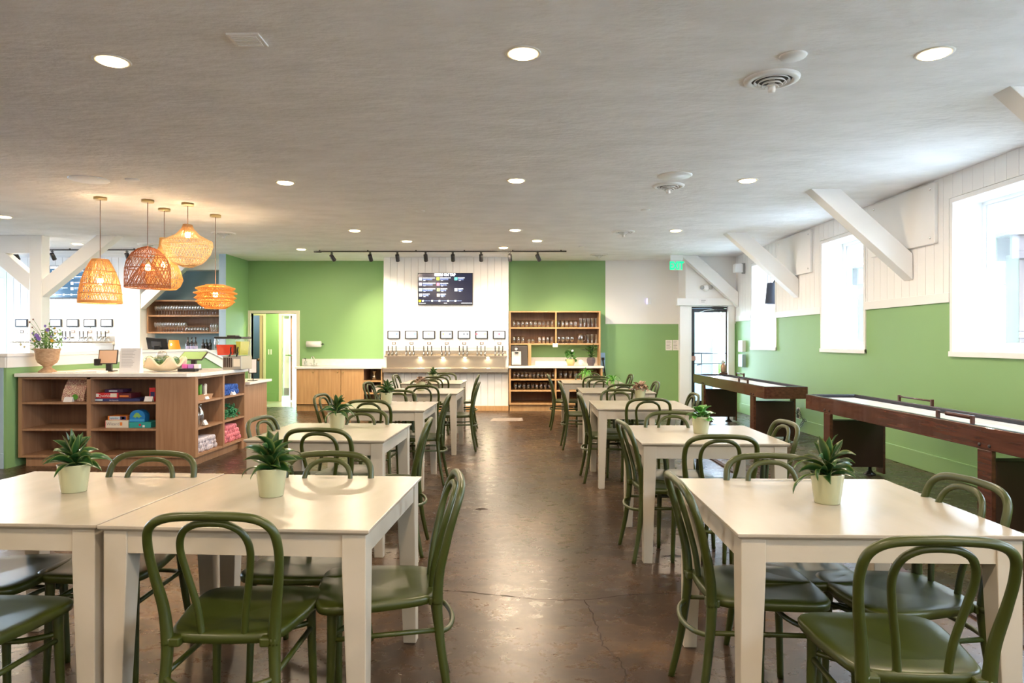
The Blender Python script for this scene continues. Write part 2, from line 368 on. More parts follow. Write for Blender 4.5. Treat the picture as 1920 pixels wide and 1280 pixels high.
# partition stub (green side, blue end) and the blue alcove
PX1 = at_y(424, 600, 13.1).x; PX0 = PX1-.135
struct('wall_stub', MB().box(PX0, PX1, 13.1, YB, 0, CEIL), 'green')
build('end_panel', MB().box(PX0, PX1-.004, 13.092, 13.1, 0, CEIL), 'lblue', bpy.data.objects['wall_stub'])
struct('wall_alcove', MB().box(LX1, PX0, YB-.02, YB, 0, 2.86), 'blue')
struct('trim_21', MB().box(LX1, PX0, YB-.33, YB, 2.84, CEIL), 'white')
# half wall, white capped, stepping down at the far end
YH0, YH1, YHS, HT = 7.38, 13.1, 12.1, 1.215
hw = struct('wall_half', MB().prism([(YH0, 0), (YHS, 0), (YH1, 0), (YH1, .98), (YHS, HT), (YH0, HT)], XH-.13, XH, 'yz'), 'green')
build('end_panel', MB().box(XH-.13, XH-.03, YH0-.008, YH0, 0, HT-.12), 'lblue', hw)
build('end_baseboard', MB().box(XH-.14, XH-.02, YH0-.02, YH0-.008, 0, .17), 'lblue', hw, bevel=.004)
build('fascia', MB().prism([(YH0-.012, HT-.12), (YHS, HT-.12), (YH1, .80), (YH1, .98), (YHS, HT), (YH0-.012, HT)], XH, XH+.018, 'yz'), 'trim', hw)
build('fascia', MB().box(XH-.13, XH, YH0-.02, YH0-.008, HT-.12, HT), 'trim', hw)
build('cap', MB().prism([(YH0-.04, HT), (YHS, HT), (YH1, .98), (YH1, 1.01), (YHS, HT+.035), (YH0-.04, HT+.035)], XH-.16, XH+.04, 'yz'), 'trim', hw, bevel=.004)
# ---- corridor behind the opening
YC = 15.7
M['corfloor'] = mat('pale_vinyl_floor', (.55, .56, .42), .12)
struct('floor_corridor', MB().box(-7.2, -4.2, YB+.12, 17.6, -.1, .002), 'corfloor')
struct('ceiling_corridor', MB().box(-7.2, -4.2, YB+.12, 17.6, 2.4, 2.5), 'white')
cx = [at_y(p, 600, YC).x for p in (440, 489, 500, 524, 556, 575)]
struct('wall_corridor', MB().box(cx[0]-.8, at_y(468, 0, YC).x, YC, YC+.1, 0, 2.4).box(cx[2]-.02, cx[3], YC, YC+.1, 0, 2.4).box(at_y(468, 0, YC).x, cx[2], YC, YC+.1, 2.0, 2.4).box(cx[3], cx[4]+.05, YC, YC+.1, 2.0, 2.4).box(cx[4]+.05, cx[5]+.3, YC, YC+.1, 0, 2.4)
       .box(-7.2, -7.1, YB+.12, 17.6, 0, 2.4).box(-4.3, -4.2, YB+.12, 17.6, 0, 2.4).box(-7.2, cx[3]-.1, 17.5, 17.6, 0, 2.4).box(cx[3]-.2, cx[3]-.1, YC+.1, 17.6, 0, 2.4), 'green')
struct('baseboard_corridor', MB().box(cx[2]+.03, cx[3]-.05, YC-.015, YC, 0, .17), 'green', .004)
M['yellowtrim'] = mat('pale_yellow_trim', (.76, .72, .50), .4)
struct('trim_22', MB().box(cx[3]-.01, cx[3]+.06, YC-.02, YC+.1, 0, 2.05).box(cx[3]+.06, cx[4]+.05, YC-.02, YC+.1, 1.98, 2.05).box(cx[2]-.09, cx[2]-.02, YC-.02, YC+.1, 0, 2.05).box(at_y(468, 0, YC).x, cx[2]-.09, YC-.02, YC+.1, 1.98, 2.05), 'yellowtrim', .003)
dm = struct('door_2', MB().box(cx[1]-.02, cx[1]+.06, YC-.02, YC+.85, .01, 1.98), mat('tan_door', (.55, .42, .27), .4))
build('door_knob', MB().ball((cx[1]-.04, YC-.05, .96), .035), mat('bronze_knob', (.12, .06, .03), .3, .8), dm)
struct('wall_store', MB().box(-7.1, cx[2], YC+1.5, YC+1.55, 0, 2.4), mat('dusky_blue_grey', (.12, .16, .19), .7))
dd = struct('door_3', MB().box(cx[3]+.06, at_y(542, 0, YC+.1).x, YC+.12, YC+.16, .12, 1.98), mat('white_door', (.85, .88, .9), .3))
build('kick_plate', MB().box(cx[3]+.06, at_y(542, 0, YC+.1).x, YC+.11, YC+.12, .12, .30), mat('grey_kick_plate', (.3, .3, .34), .4), dd)
xx = at_y(546, 0, YC+.1).x
build('door_edge', MB().box(xx-.02, xx+.02, YC+.1, YC+.16, .02, 1.98), mat('rust_brown_door_edge', (.35, .17, .10), .5), dd)
build('lever', MB().lathe([(.03, 0), (.03, .02), (.012, .02), (.012, .07)], 10, (xx-.03, YC+.1, 1.06), axis='y').box(xx-.11, xx+.05, YC+.03, YC+.05, 1.05, 1.075), 'chrome', dd)
sw = MB(); sw.box(at_y(503, 0, YC).x, at_y(505, 0, YC).x, YC-.012, YC, 1.08, 1.2); sw.box(at_y(507.5, 0, YC).x, at_y(509.5, 0, YC).x, YC-.012, YC, 1.08, 1.2)
build('switch_plate', sw, 'white', bpy.data.objects['wall_corridor'])
area('downlight_and_fill_lamp', (-6.6, 16.6, 2.36), (0, 0, 0), .14, 0, 12, (.8, .9, 1), 'DISK')  # added fill without a fitting, lifts the dark store room
area('downlight_and_fill_lamp', (-5.1, 15.0, 2.36), (0, 0, 0), .14, 0, 26, (1, .85, .55), 'DISK')  # added warm fill without a fitting, brightens the corridor walls
# ---- exit door
M['dframe'] = mat('dark_bronze_aluminium', (.045, .045, .05), .35, .6)
d1 = struct('door_1', MB().box(DX0+.005, DX0+.085, YT+.06, YT+.11, .01, 2.035).box(DX1-.03, DX1-.005, YT+.06, YT+.11, .01, 2.035).box(DX0+.085, DX1-.03, YT+.06, YT+.11, 1.965, 2.035).box(DX0+.085, DX1-.03, YT+.06, YT+.11, .01, .2), 'dframe', .003)
build('pane', MB().box(DX0+.085, DX1-.03, YT+.082, YT+.088, .2, 1.965), 'pane', d1)
build('transom', MB().box(DX0, DX1, YT+.05, YT+.13, 2.04, 2.07), 'dframe', d1)
build('push_bar', MB().tube([(DX0+.03, YT+.02, 1.145), (DX1-.02, YT+.02, 1.145)], .011, 8), 'dframe', d1)
build('pull_handle', MB().tube([(DX0+.21, YT+.02, 1.145), (DX0+.21, YT+.0, .98), (DX0+.20, YT+.0, .93), (DX0+.12, YT+.02, .91)], .009, 8), 'dframe', d1)
build('lock_box', MB().box(DX0+.02, DX0+.095, YT+.03, YT+.06, 1.0, 1.09), mat('rose_metal', (.5, .3, .27), .4), d1)
build('closer', MB().box(DX0+.42, DX0+.64, YT-.04, YT+.04, 2.02, 2.07), 'bmetal', d1, bevel=.005)
build('closer_arm', MB().tube([(DX0+.5, YT-.02, 2.02), (DX0+.3, YT-.08, 2.0), (DX0+.18, YT+.05, 1.97)], .008, 6), 'chrome', d1)
ex = at_y(1275, 0, YT-.03).x
struct('trim_23', MB().box(ex, ex+.20, YT-.03, YT+.05, 0, 2.09), 'trim', .006)
struct('trim_24', MB().box(ex+.20, DX0+.005, YT-.015, YT+.1, 0, 2.09), 'trim', .004)
struct('trim_25', MB().box(DX1-.005, XW-.03, YT-.03, YT+.1, 0, 2.09), 'trim', .006)
hx = at_y(1269, 0, YT-.07).x
h = struct('trim_26', MB().box(hx, XW-.01, YT-.10, YT, 2.09, 2.235), 'trim', .004)
sg = solo('door_sign', MB().box(hx+.43, hx+.60, YT-.108, YT-.10, 2.12, 2.22), 'paper', 'small white paper notice on the header over the exit door', 'sign', (hx+.5, YT-.1, 2.12))
build('lettering', MB().box(hx+.47, hx+.56, YT-.110, YT-.108, 2.185, 2.197).box(hx+.47, hx+.54, YT-.110, YT-.108, 2.155, 2.163), 'ink', sg)
# ---- timber posts and braces of the old frame
def brace(nm, label, xa, za, xb, zb, y0, y1, wd):     # sloping beam in a plane of constant y; wd = face width
    d = Vector((xb-xa, 0, zb-za)).normalized(); n = Vector((-d.z, 0, d.x))*wd/2
    a, b = Vector((xa, 0, za)), Vector((xb, 0, zb))
    def hit(p, x=None, z=None):
        t = (x-p.x)/d.x if x is not None else (z-p.z)/d.z
        return p+d*t
    # upper end cut at the ceiling, lower end cut plumb
    p1, p2 = hit(b+n, z=CEIL), hit(b-n, z=CEIL); q1, q2 = hit(a+n, x=xa), hit(a-n, x=xa)
    poly = [(q1.x, q1.z), (p1.x, p1.z), (p2.x, p2.z), (q2.x, q2.z)]
    mb = MB().prism(poly, y0, y1)
    o = solo(nm, mb, 'trim', label, 'brace', (a.x, (y0+y1)/2, a.z), 'painted timber knee braces', .006)
    e = .003; q = [(q1.x, q1.z)]
    return o
for yb_, lb in ((7.52, 'white knee brace rising beside the nearer double-hung window'), (10.54, 'white knee brace between the two far right windows'), (13.38, 'white knee brace above the exit door'), (4.5, 'white knee brace cut off by the right edge of the picture')):
    brace('knee_brace', lb, XW-.02, 2.20, XW-.02-.98, CEIL+.02, yb_, yb_+.17, .215)
struct('wall_gusset', MB().prism([(XW-.9, CEIL), (XW, CEIL), (XW, 2.3)], 13.555, 13.59), 'trim')
for a, b in ((8.34, 7.08), (11.32, 10.05)):
    pl = solo('access_panel', MB().box(XW-.055, XW-.014, b, a, 2.40, 3.03), 'white', 'white boxed panel high on right wall, %s' % ('nearest the camera' if a < 9 else 'between the far two windows'), 'panel', (XW, a, 2.4), 'boxed panels behind the braces', .006)
    for yy in (b+.07, a-.07):
        for zz in (2.46, 2.97): build('screw', MB().lathe([(.014, 0), (.014, -.006), (.006, -.01)], 8, (XW-.055, yy, zz), axis='x').xf(Matrix.Identity(4)), 'chrome', pl)
pA = at_y(55, 440, 10.75); pB = at_y(78, 440, 10.75)
solo('timber_post', MB().box(pA.x, pB.x, 10.75, 10.94, 0, CEIL), 'trim', 'square white timber post behind the half wall, left', 'post', (pA.x, 10.8, 0), 'painted timber posts', .006)
cA, cB = at_y(55, 440, 10.75), at_y(78, 440, 10.75)
pr = brace('knee_brace', 'white knee brace rising rightwards from the left timber post', pB.x, at_y(78, 540, 10.75).z, at_y(200, 440, 10.75).x, CEIL, 10.76, 10.93, .215)
brace('knee_brace', 'white knee brace rising leftwards from the left timber post', pA.x, at_y(55, 530, 10.75).z, at_y(-50, 440, 10.75).x, CEIL, 10.76, 10.93, .215)
brace('knee_brace', 'white knee brace rising from the left tap wall beside the alcove', LX1+.01, at_y(268, 565, 13.6).z, at_y(352, 500, 13.6).x, CEIL, 13.62, 13.80, .215)
struct('trim_27', MB().box(XL, pA.x, 10.75, 10.93, CEIL-.28, CEIL), 'trim', .004)
# ---- outdoors, seen through the openings
M['gnd'] = noisy(mat('pale_ground', (.5, .5, .5), .9), (.34, .34, .35), (.42, .415, .41), (1, 1, 1), .6)
struct('ground_outside', MB().box(-40, 60, 14.5, 60, -.25, -.2).box(XW+.45, 60, -40, 14.5, -.25, -.2).box(-40, XL-.45, -40, 14.5, -.25, -.2), 'gnd')
M['pinkwood'] = wood('weathered_pink_wood', (.050, .036, .038), (.075, .056, .058), .8)
M['galv'] = mat('galvanised_steel', (.55, .58, .6), .4, .7)
pg = thing('pergola', 'weathered pinkish timber pergola outside the right windows', 'pergola', (5.7, 7.7, -.2))
for yy in (7.72, 11.1, 14.6, 4.3):
    build('post', MB().box(5.6, 5.82, yy-.11, yy+.11, -.2, 2.36), 'pinkwood', pg, bevel=.006)
    build('beam', MB().box(5.5, 9.4, yy-.14, yy-.10, 2.30, 2.56), 'pinkwood', pg, bevel=.006)
    build('beam', MB().box(5.5, 9.4, yy+.10, yy+.14, 2.30, 2.56), 'pinkwood', pg, bevel=.006)
    build('cap', MB().box(5.44, 5.95, yy-.18, yy+.18, 2.56, 2.60), 'pinkwood', pg)
    build('bracket', MB().box(5.83, 5.85, yy-.06, yy+.06, 1.35, 1.55), 'galv', pg)
    build('brace_arm', MB().tube([(5.82, yy, 1.40), (6.5, yy, 2.3)], .07, 4, smooth=False), 'pinkwood', pg)
for i in range(8): build('rafter', MB().box(6.2+.4*i, 6.25+.4*i, 4.0, 15, 2.56, 2.68), 'pinkwood', pg)
wi = MB()
for k in range(2): wi.tube([(8, 12-k, 3.5+k*.6), (8, 7, 3.3+k*.1), (8, 2, 3.9+k*.5)], .012, 4)
solo('overhead_wire', wi, 'bmetal', 'thin dark overhead wires beyond the pergola', 'wire', (8, 7, 3.3))
bd = solo('neighbour_building', MB().box(4.5, 5.25, 18, 24, -.2, 4.2), mat('grey_blue_siding', (.07, .10, .13), .7), 'pale blue building corner outside the exit door', 'building', (5.5, 20, -.2))
build('corner_board', MB().box(5.20, 5.32, 17.95, 18.05, -.2, 4.2), 'trim', bd)
def bush(nm, c, r, n, lab, m='leaff'):
    mb = MB()
    for i in range(n):
        a, t = rnd.uniform(0, 6.28), math.acos(rnd.uniform(-.3, 1)); p = Vector(c)+Vector((math.cos(a)*math.sin(t)*r[0], math.sin(a)*math.sin(t)*r[1], math.cos(t)*r[2]))*rnd.uniform(.6, 1)
        u = Vector((rnd.gauss(0, 1), rnd.gauss(0, 1), rnd.gauss(0, 1))).normalized()*.12; v = u.orthogonal().normalized()*.07
        mb.add([p-u, p+v, p+u, p-v], [(0, 1, 2, 3)])
    return solo(nm, mb, m, lab, 'bush', c)
bush('bush', (7.0, 21, .2), (1.6, 1, .7), 500, 'low green bush far outside the exit door')
tr_ = bush('tree', (8.4, 27, 2.4), (3.2, 1.5, 1.1), 900, 'spreading green tree far outside the exit door'); tr_['category'] = 'tree'
build('trunk', MB().tube([(8.4, 27, -.2), (8.5, 27, 1.2), (8.4, 27, 2.6)], .14, 8), 'dark', tr_)
rl = thing('railing', 'thin dark metal railing outside the exit door', 'railing', (5, 16.5, -.2))
build('top_rail', MB().tube([(3.6, 16.5, .85), (8.0, 16.5, .85)], .02, 6), 'bmetal', rl)
for i in range(12): build('baluster', MB().tube([(3.8+.35*i, 16.5, -.2), (3.8+.35*i, 16.5, .85)], .01, 5), 'bmetal', rl)
# ================================================================== ceiling fittings
lbls = ['at the left front of the ceiling', 'at the centre front of the ceiling', 'at the right front of the ceiling', 'in the second row, left', 'in the second row, centre', 'in the second row, right',
        'in the third row, left', 'in the third row, centre', 'in the third row, right', 'just before the track light, left of centre', 'just before the track light, right', 'behind the track light, centre', 'behind the track light, far left',
        'at the left edge of the picture', 'over the left bar behind the post']
dl = None
for i, p in enumerate(DOWNP):
    if dl is None:
        dl = thing('downlight', '', 'ceiling light', p)
        build('trim_ring', MB().lathe([(.078, -.0), (.078, -.004), (.10, -.006), (.106, -.001), (.106, 0)], 28, p, capb=False), mat('cream_light_trim', (.8, .77, .7), .4), dl)
        build('lens', MB().lathe([(.001, -.012), (.074, -.012), (.078, -.002), (.078, 0)], 24, p), 'glow', dl); o = dl
    else: o = dup(dl, p)
    o['label'] = 'round recessed warm downlight ' + (lbls[i] if i < len(lbls) else 'out of view behind the camera or to the left')
    o['group'] = 'recessed ceiling downlights'
def vent(px, py, r, lab):
    p = at_z(px, py, CEIL); t = thing('air_vent', lab, 'vent', p, group='round ceiling air vents')
    build('outer_ring', MB().lathe([(r*.72, 0), (r*.74, -.02), (r*.98, -.012), (r, -.002), (r, 0)], 32, p, capb=False), 'trim', t)
    build('dark_core', MB().lathe([(.001, -.004), (r*.74, -.004), (r*.74, 0)], 24, p), 'bmetal', t)
    for k in range(4):
        q = r*(.62-.13*k); z = -.018-.012*k
        build('cone_ring', MB().lathe([(q-.006, z+.014), (q, z-.002), (q+.005, z), (q, z+.006)], 28, p, capb=False), 'trim', t)
    build('hub', MB().lathe([(.001, -.085), (r*.12, -.085), (r*.14, -.07), (r*.10, 0)], 16, p), 'trim', t)
vent(1447, 148, .172, 'large round slotted ceiling vent at the right front'); vent(1253, 348, .172, 'round ceiling vent in the second row, right of centre')
vent(1169, 434, .172, 'round ceiling vent in the third row'); vent(1123, 477, .172, 'small-looking round ceiling vent near the rear wall')
vent(419, 437, .18, 'round ceiling vent near the lantern-shaped pendants'); vent(278, 458, .17, 'round ceiling vent behind the dark rattan pendant')
for px, py, r, lab in ((1487, 104, .078, 'round blank cover plate beside the large front vent'), (1265, 329, .175, 'large round blank cover beside the second-row vent'), (167, 336, .19, 'large round blank cover above the pendants'),
                       (248, 336, .07, 'small round blank cover above the pendants'), (788, 395, .06, 'small round detector on ceiling left of centre'), (1210, 393, .06, 'small round detector on ceiling right of centre'), (515, 452, .05, 'small detector on ceiling left of the track light'), (1090, 462, .05, 'small detector on ceiling near the track light end')):
    p = at_z(px, py, CEIL)
    solo('ceiling_cover', MB().lathe([(.001, -.012), (r*.93, -.012), (r, -.004), (r, 0)], 28, p), 'trim', lab, 'cover plate', p, 'ceiling cover plates')
p = at_z(464, 73, CEIL); t = thing('square_grille', 'small square white fan grille at the ceiling front, left', 'vent', p)
build('frame', MB().box(p.x-.09, p.x+.09, p.y-.08, p.y+.08, CEIL-.012, CEIL), 'trim', t, bevel=.004)
for k in range(7): build('slat', MB().box(p.x-.07, p.x+.07, p.y-.062+.019*k, p.y-.054+.019*k, CEIL-.018, CEIL-.012), 'trim', t)
# track lights
def track(nm, lab, xa, xb, y, heads, hl):
    t = thing(nm, lab, 'track light', (xa, y, CEIL))
    build('rail', MB().box(xa, xb, y-.018, y+.018, CEIL-.036, CEIL-.016), 'bmetal', t)
    for k in range(6):
        q = xa+.1+(xb-xa-.2)*k/5; build('hanger', MB().box(q-.01, q+.01, y-.01, y+.01, CEIL-.016, CEIL), 'bmetal', t)
    build('feed', MB().box(xa, xa+.13, y-.025, y+.025, CEIL-.044, CEIL-.016), 'bmetal', t)
    for hx_, tilt, ty in heads:
        top = Vector((hx_, y, CEIL-.03)); c = Vector((hx_, y, CEIL-.115)); d = Vector((tilt, ty, -1)).normalized()
        a = c-d*.035; b = c+d*.10
        h = build('lamp_head', MB().tube([a, a+d*.004, b-d*.004, b], [.030, .037, .037, .034], 14), 'bmetal', t)
        build('stem', MB().tube([top, c], .008, 6).box(hx_-.02, hx_+.02, y-.014, y+.014, CEIL-.062, CEIL-.045), 'bmetal', h)
        l = bpy.data.lights.new('track_spot', 'SPOT'); l.energy = K_TRACK*(5 if abs(tilt) < .05 else 7 if abs(tilt) < .3 else 18)*hl; l.color = (1, .80, .55); l.spot_size = R(78); l.spot_blend = .9; l.shadow_soft_size = .03
        o = bpy.data.objects.new('track_spot', l); COL.objects.link(o); o.location = b+d*.01; o.rotation_euler = d.to_track_quat('-Z', 'Y').to_euler()
YTR = 12.55
hd = [(at_y(x, 480, YTR).x, tl, ty) for x, tl, ty in ((622, .55, .85), (694, .1, .9), (745, 0, .75), (798, 0, .75), (849, 0, .75), (902, 0, .75), (956, .08, .75), (1008, .5, .75))]
track('track_light', 'long black track light with eight spot heads before the main tap wall', at_y(589, 0, YTR).x, at_y(1062, 0, YTR).x, YTR, hd, 1)
hd = [(at_y(x, 480, 12.3).x, 0, .8) for x in (98, 164, 238, 30)]
track('track_light', 'black track light over the left bar, behind the post', at_y(-60, 0, 12.3).x, at_y(262, 0, 12.3).x, 12.3, hd, 2.2)
# woven pendants
def weave(prof, n, turns, rr, c, segs=14):
    mb = MB(); L = [0]
    for a, b in zip(prof, prof[1:]): L.append(L[-1]+math.dist(a, b))
    def at(t):
        s = t*L[-1]
        for i in range(len(L)-1):
            if s <= L[i+1] or i == len(L)-2:
                f = (s-L[i])/max(L[i+1]-L[i], 1e-6); return (prof[i][0]+(prof[i+1][0]-prof[i][0])*f, prof[i][1]+(prof[i+1][1]-prof[i][1])*f)
    for sgn in (1, -1):
        for k in range(n):
            a0 = 2*math.pi*k/n+rnd.uniform(-.03, .03); pts = []
            for j in range(segs+1):
                t = j/segs; r, z = at(t); a = a0+sgn*turns*t; pts.append((c[0]+r*math.cos(a), c[1]+r*math.sin(a), c[2]+z))
            mb.tube(pts, rr, 3)
    return mb, at
def hoops(at, ts, rr, c, n=28):
    mb = MB()
    for t in ts:
        r, z = at(t); mb.tube([(c[0]+r*math.cos(2*math.pi*k/n), c[1]+r*math.sin(2*math.pi*k/n), c[2]+z) for k in range(n)], rr, 5, closed=True)
    return mb
def wick(nm, c, rough=.6):   # woven cane, lets light through its thin fibres
    m = mat(nm, c, rough); n, l, b = nodes(m); o = n['Material Output']; tr = n.new('ShaderNodeBsdfTranslucent'); tr.inputs[0].default_value = (*c, 1)
    mx = n.new('ShaderNodeMixShader'); mx.inputs[0].default_value = .5; l.new(b.outputs[0], mx.inputs[1]); l.new(tr.outputs[0], mx.inputs[2]); l.new(mx.outputs[0], o.inputs[0]); return m
M['cane'] = wick('natural_cane', (.90, .60, .24)); M['rattan'] = wick('dark_rattan', (.42, .17, .07)); M['palecane'] = wick('pale_seagrass', (.95, .74, .44)); M['amber'] = wick('amber_cane', (.90, .50, .13))
def pendant(lab, cpx, cpy, ztop, prof, n, turns, rr, m, hp, bulbz, e=K_PEND):
    c = at_z(cpx, cpy, CEIL); b = (c.x, c.y, ztop)
    t = thing('pendant_lamp', lab, 'pendant lamp', c, group='woven pendant lamps')
    build('canopy', MB().lathe([(.001, -.03), (.068, -.03), (.07, -.027), (.07, 0)], 24, c), 'brass', t)
    build('cord', MB().tube([(c.x, c.y, CEIL-.03), (c.x, c.y, ztop+bulbz+.08)], .004, 6), mat('brown_cord', (.18, .09, .05), .7), t)
    wv, at = weave(prof, n, turns, rr, b); sh = build('shade', wv, m, t)
    build('hoops', hoops(at, hp, rr*1.9, b), m, sh)
    build('bulb', MB().ball((b[0], b[1], b[2]+bulbz), .032, 12, (1, 1, 1.3)), 'bulb', t)
    build('socket', MB().lathe([(.001, .09), (.018, .09), (.02, .035), (.016, .03)], 12, (b[0], b[1], b[2]+bulbz)), 'brass', t)
    l = bpy.data.lights.new('pendant_bulb', 'POINT'); l.energy = e*4; l.color = (1, .70, .40); l.shadow_soft_size = .04
    o = bpy.data.objects.new('pendant_bulb', l); COL.objects.link(o); o.location = (b[0], b[1], b[2]+bulbz)
    return t
def zt(px, py, cpx, cpy): return at_y(px, py, at_z(cpx, cpy, CEIL).y).z
z = zt(188, 487, 188, 370)
pendant('tall bell-shaped pale cane pendant, leftmost of the five', 188, 370, z, [(.085, 0), (.10, -.02), (.15, -.12), (.195, -.25), (.220, -.38), (.226, -.50)], 48, .8, .0042, 'cane', [0, .02, .3, .6, .8, .97, 1], -.25)
z = zt(277, 463, 277, 375)
pendant('dark rattan dome pendant with an inner cone, second from left', 277, 375, z, [(.03, 0), (.10, -.02), (.17, -.08), (.225, -.17), (.245, -.28), (.245, -.48)], 30, 1.3, .0036, 'rattan', [0, .33, .62, .97, 1], -.24)
o = [q for q in S.objects if q.get('label', '').startswith('dark rattan')][0]; cb = at_z(277, 375, CEIL)
wv, _ = weave([(.06, 0), (.235, -.26)], 30, .3, .003, (cb.x, cb.y, z-.20), 4); build('inner_cone', wv, 'rattan', o)
z = zt(308, 447, 308, 391)
pendant('drop-shaped cane pendant partly hidden behind the dark one', 308, 391, z, [(.05, 0), (.06, -.10), (.11, -.25), (.19, -.42), (.215, -.52), (.19, -.60), (.14, -.64)], 44, 1.0, .004, 'cane', [0, .2, .5, .8, 1], -.33)
z = zt(352, 422, 352, 381)
pendant('wide pale onion-shaped woven pendant, highest of the five', 352, 381, z, [(.05, 0), (.07, -.05), (.13, -.12), (.28, -.20), (.285, -.25), (.25, -.36), (.17, -.46), (.06, -.505)], 46, 1.4, .0036, 'palecane', [0, .12, .42, .5, .75, 1], -.12)
z = zt(404, 535, 404, 403)
pendant('flat layered amber cane pendant, rightmost of the five', 404, 403, z, [(.12, 0), (.20, -.02), (.25, -.045), (.19, -.07), (.27, -.10), (.20, -.13), (.27, -.165), (.20, -.19), (.24, -.22), (.18, -.27), (.13, -.30)], 40, 1.2, .0052, 'amber', [0, .18, .3, .42, .55, .68, .8, 1], -.12)
# ================================================================== main tap wall
def tapline(px_t, nm, ylab, y, pys, trayx, groups, screens, tab_w, side, leds):
    z = lambda py: at_y(800, py, y).z
    X = lambda px: at_y(px, 640, y).x
    M['screen'] = M.get('screen') or mat('lit_tablet_screen', (.8, .9, 1), .3, emit=(.80, .92, 1.0), es=.62)
    for i, px in enumerate(px_t):
        t = thing('wall_tablet', '%s wall-mounted menu tablet from the left above the %s taps' % (ORD[i], ylab), 'tablet', (X(px), y, z(pys[0])), group='menu tablets over the %s taps' % ylab)
        w2 = tab_w/2; za, zb = z(pys[1]), z(pys[0])
        build('frame', MB().box(X(px-w2), X(px+w2), y-.03, y, za, zb), 'bmetal', t, bevel=.006)
        sc = build('screen', MB().box(X(px-w2+2.4), X(px+w2-2.4), y-.032, y-.03, za+.02, zb-.02), 'screen', t)
        for dx, cc in screens[i]:
            nmc = 'icon_%d' % (int(cc[0]*9)*100+int(cc[1]*9)*10+int(cc[2]*9))
            M[nmc] = M.get(nmc) or mat(nmc, cc, .5, emit=cc, es=.5)
            build('icon', MB().box(X(px+dx-1.8), X(px+dx+1.8), y-.034, y-.032, zb-.085, zb-.045), nmc, sc)
        r_ = thing('card_reader', 'small tap card reader under the %s tablet of the %s taps' % (ORD[i], ylab), 'card reader', (X(px), y, z(pys[2])), group='card readers over the %s taps' % ylab)
        build('plate', MB().box(X(px+.2-3.6), X(px+.2+3.6), y-.012, y, z(pys[3]), z(pys[2])), mat('brown_grey_plate', (.22, .16, .12), .5), r_, bevel=.003)
        build('face', MB().box(X(px+.2-2), X(px+.2+2), y-.015, y-.012, z(pys[3])+.012, z(pys[2])-.012), 'paper', r_)
    bk = thing('beer_tap_panel', '%s stainless steel tap backsplash with pour taps and drip tray' % side, 'tap panel', (X(trayx[0]), y, z(pys[6])))
    x0, x1 = X(trayx[0]), X(trayx[1]); zt_, zl, zm = z(pys[4]), z(pys[5]), z(pys[6])
    build('back_plate', MB().box(x0+.03, x1-.03, y-.012, y, zl, zt_), 'steel', bk)
    build('ledge', MB().prism([(y-.012, zl+.01), (y-.10, zl-.03), (y-.10, zl-.055), (y-.012, zl-.055)], x0+.02, x1-.02, 'yz'), 'steel', bk)
    for px in leds:
        build('led_puck', MB().lathe([(.001, -.012), (.022, -.012), (.026, -.002), (.026, 0)], 12, (X(px), y-.06, zl-.055)), 'ledw', bk)
        area('led_lamp', (X(px), y-.06, zl-.07), (R(-14), 0, 0), .05, 0, 4.0*len(leds)/4, (1, .80, .52), 'DISK')
    build('splash_plate', MB().box(x0+.05, x1-.05, y-.014, y, zm, zl-.055), 'steel', bk)
    build('drip_tray', MB().prism([(y, zm), (y-.17, zm-.015), (y-.17, zm-.10), (y, zm-.10)], x0-.005, x1+.005, 'yz'), 'steel', bk, bevel=.004)
    build('top_rail', MB().tube([(x0+.05, y-.03, zt_+.055), (x1-.05, y-.03, zt_+.055)], .004, 6), 'brass', bk)
    for g in groups:
        for px in g:
            xx = X(px); tp = build('tap', MB().lathe([(.016, 0), (.016, .035), (.011, .04)], 10, (xx, y-.012, zt_-.03), axis='y').xf(Matrix.Identity(4))
                                   .tube([(xx, y-.03, zt_-.03), (xx, y-.075, zt_-.03), (xx, y-.085, zt_-.05), (xx, y-.09, zt_-.09)], [.011, .011, .010, .009], 8), 'chrome', bk)
            build('handle', MB().tube([(xx, y-.06, zt_-.03), (xx, y-.062, zt_+.03), (xx, y-.064, zt_+.10)], [.006, .009, .011], 8), 'black', tp)
g_ = lambda L: [720+a/8 for a in L]
W_ = (.75, .85, .95); ic = {'b': (.35, .55, .8), 'n': (.12, .2, .35), 't': (.1, .35, .35), 'g': (.45, .8, .1), 'r': (.8, .1, .15), 'o': (.8, .5, .2), 'k': (.1, .12, .15), 's': (.5, .6, .8)}
tapline([738.6+32.9*i for i in range(7)], 'main', 'main', YT, (620, 635, 641, 645.5, 657.5, 664, 688), (720.5, 952.5),
        [g_((75, 132, 188)), g_((338, 395, 450)), g_((603, 660, 718)), g_((870, 925, 982)), g_((1135, 1190, 1250)), g_((1400, 1457, 1518)), g_((1668, 1725, 1782))],
        [[(-1, ic['s']), (6, ic['n'])], [(-6, ic['s']), (7, ic['t'])], [(-6, ic['s']), (0, ic['o']), (6, ic['s'])], [(-6, ic['g']), (6.5, ic['k'])], [(0, ic['k']), (6.5, ic['k'])], [(-9, ic['r']), (6.5, ic['o'])], [(-6, ic['s']), (0, ic['r']), (6, ic['s'])]], 24, 'long', (788, 830.6, 872, 915))
tapline([105.5, 137.5, 169.5, 201.2, 73.5, 41.5], 'left', 'left', YT, (598, 612.5, 619, 623.5, 630, 640.5, 662), (20, 217.5),
        [(121, 127, 135), (153, 160, 168), (186, 193, 201), (89, 96, 103)], [[(-3, ic['s'])], [], [(2, ic['s'])], [(0, ic['s']), (6, ic['s'])], [], []], 23, 'shorter left-hand', (90, 174))
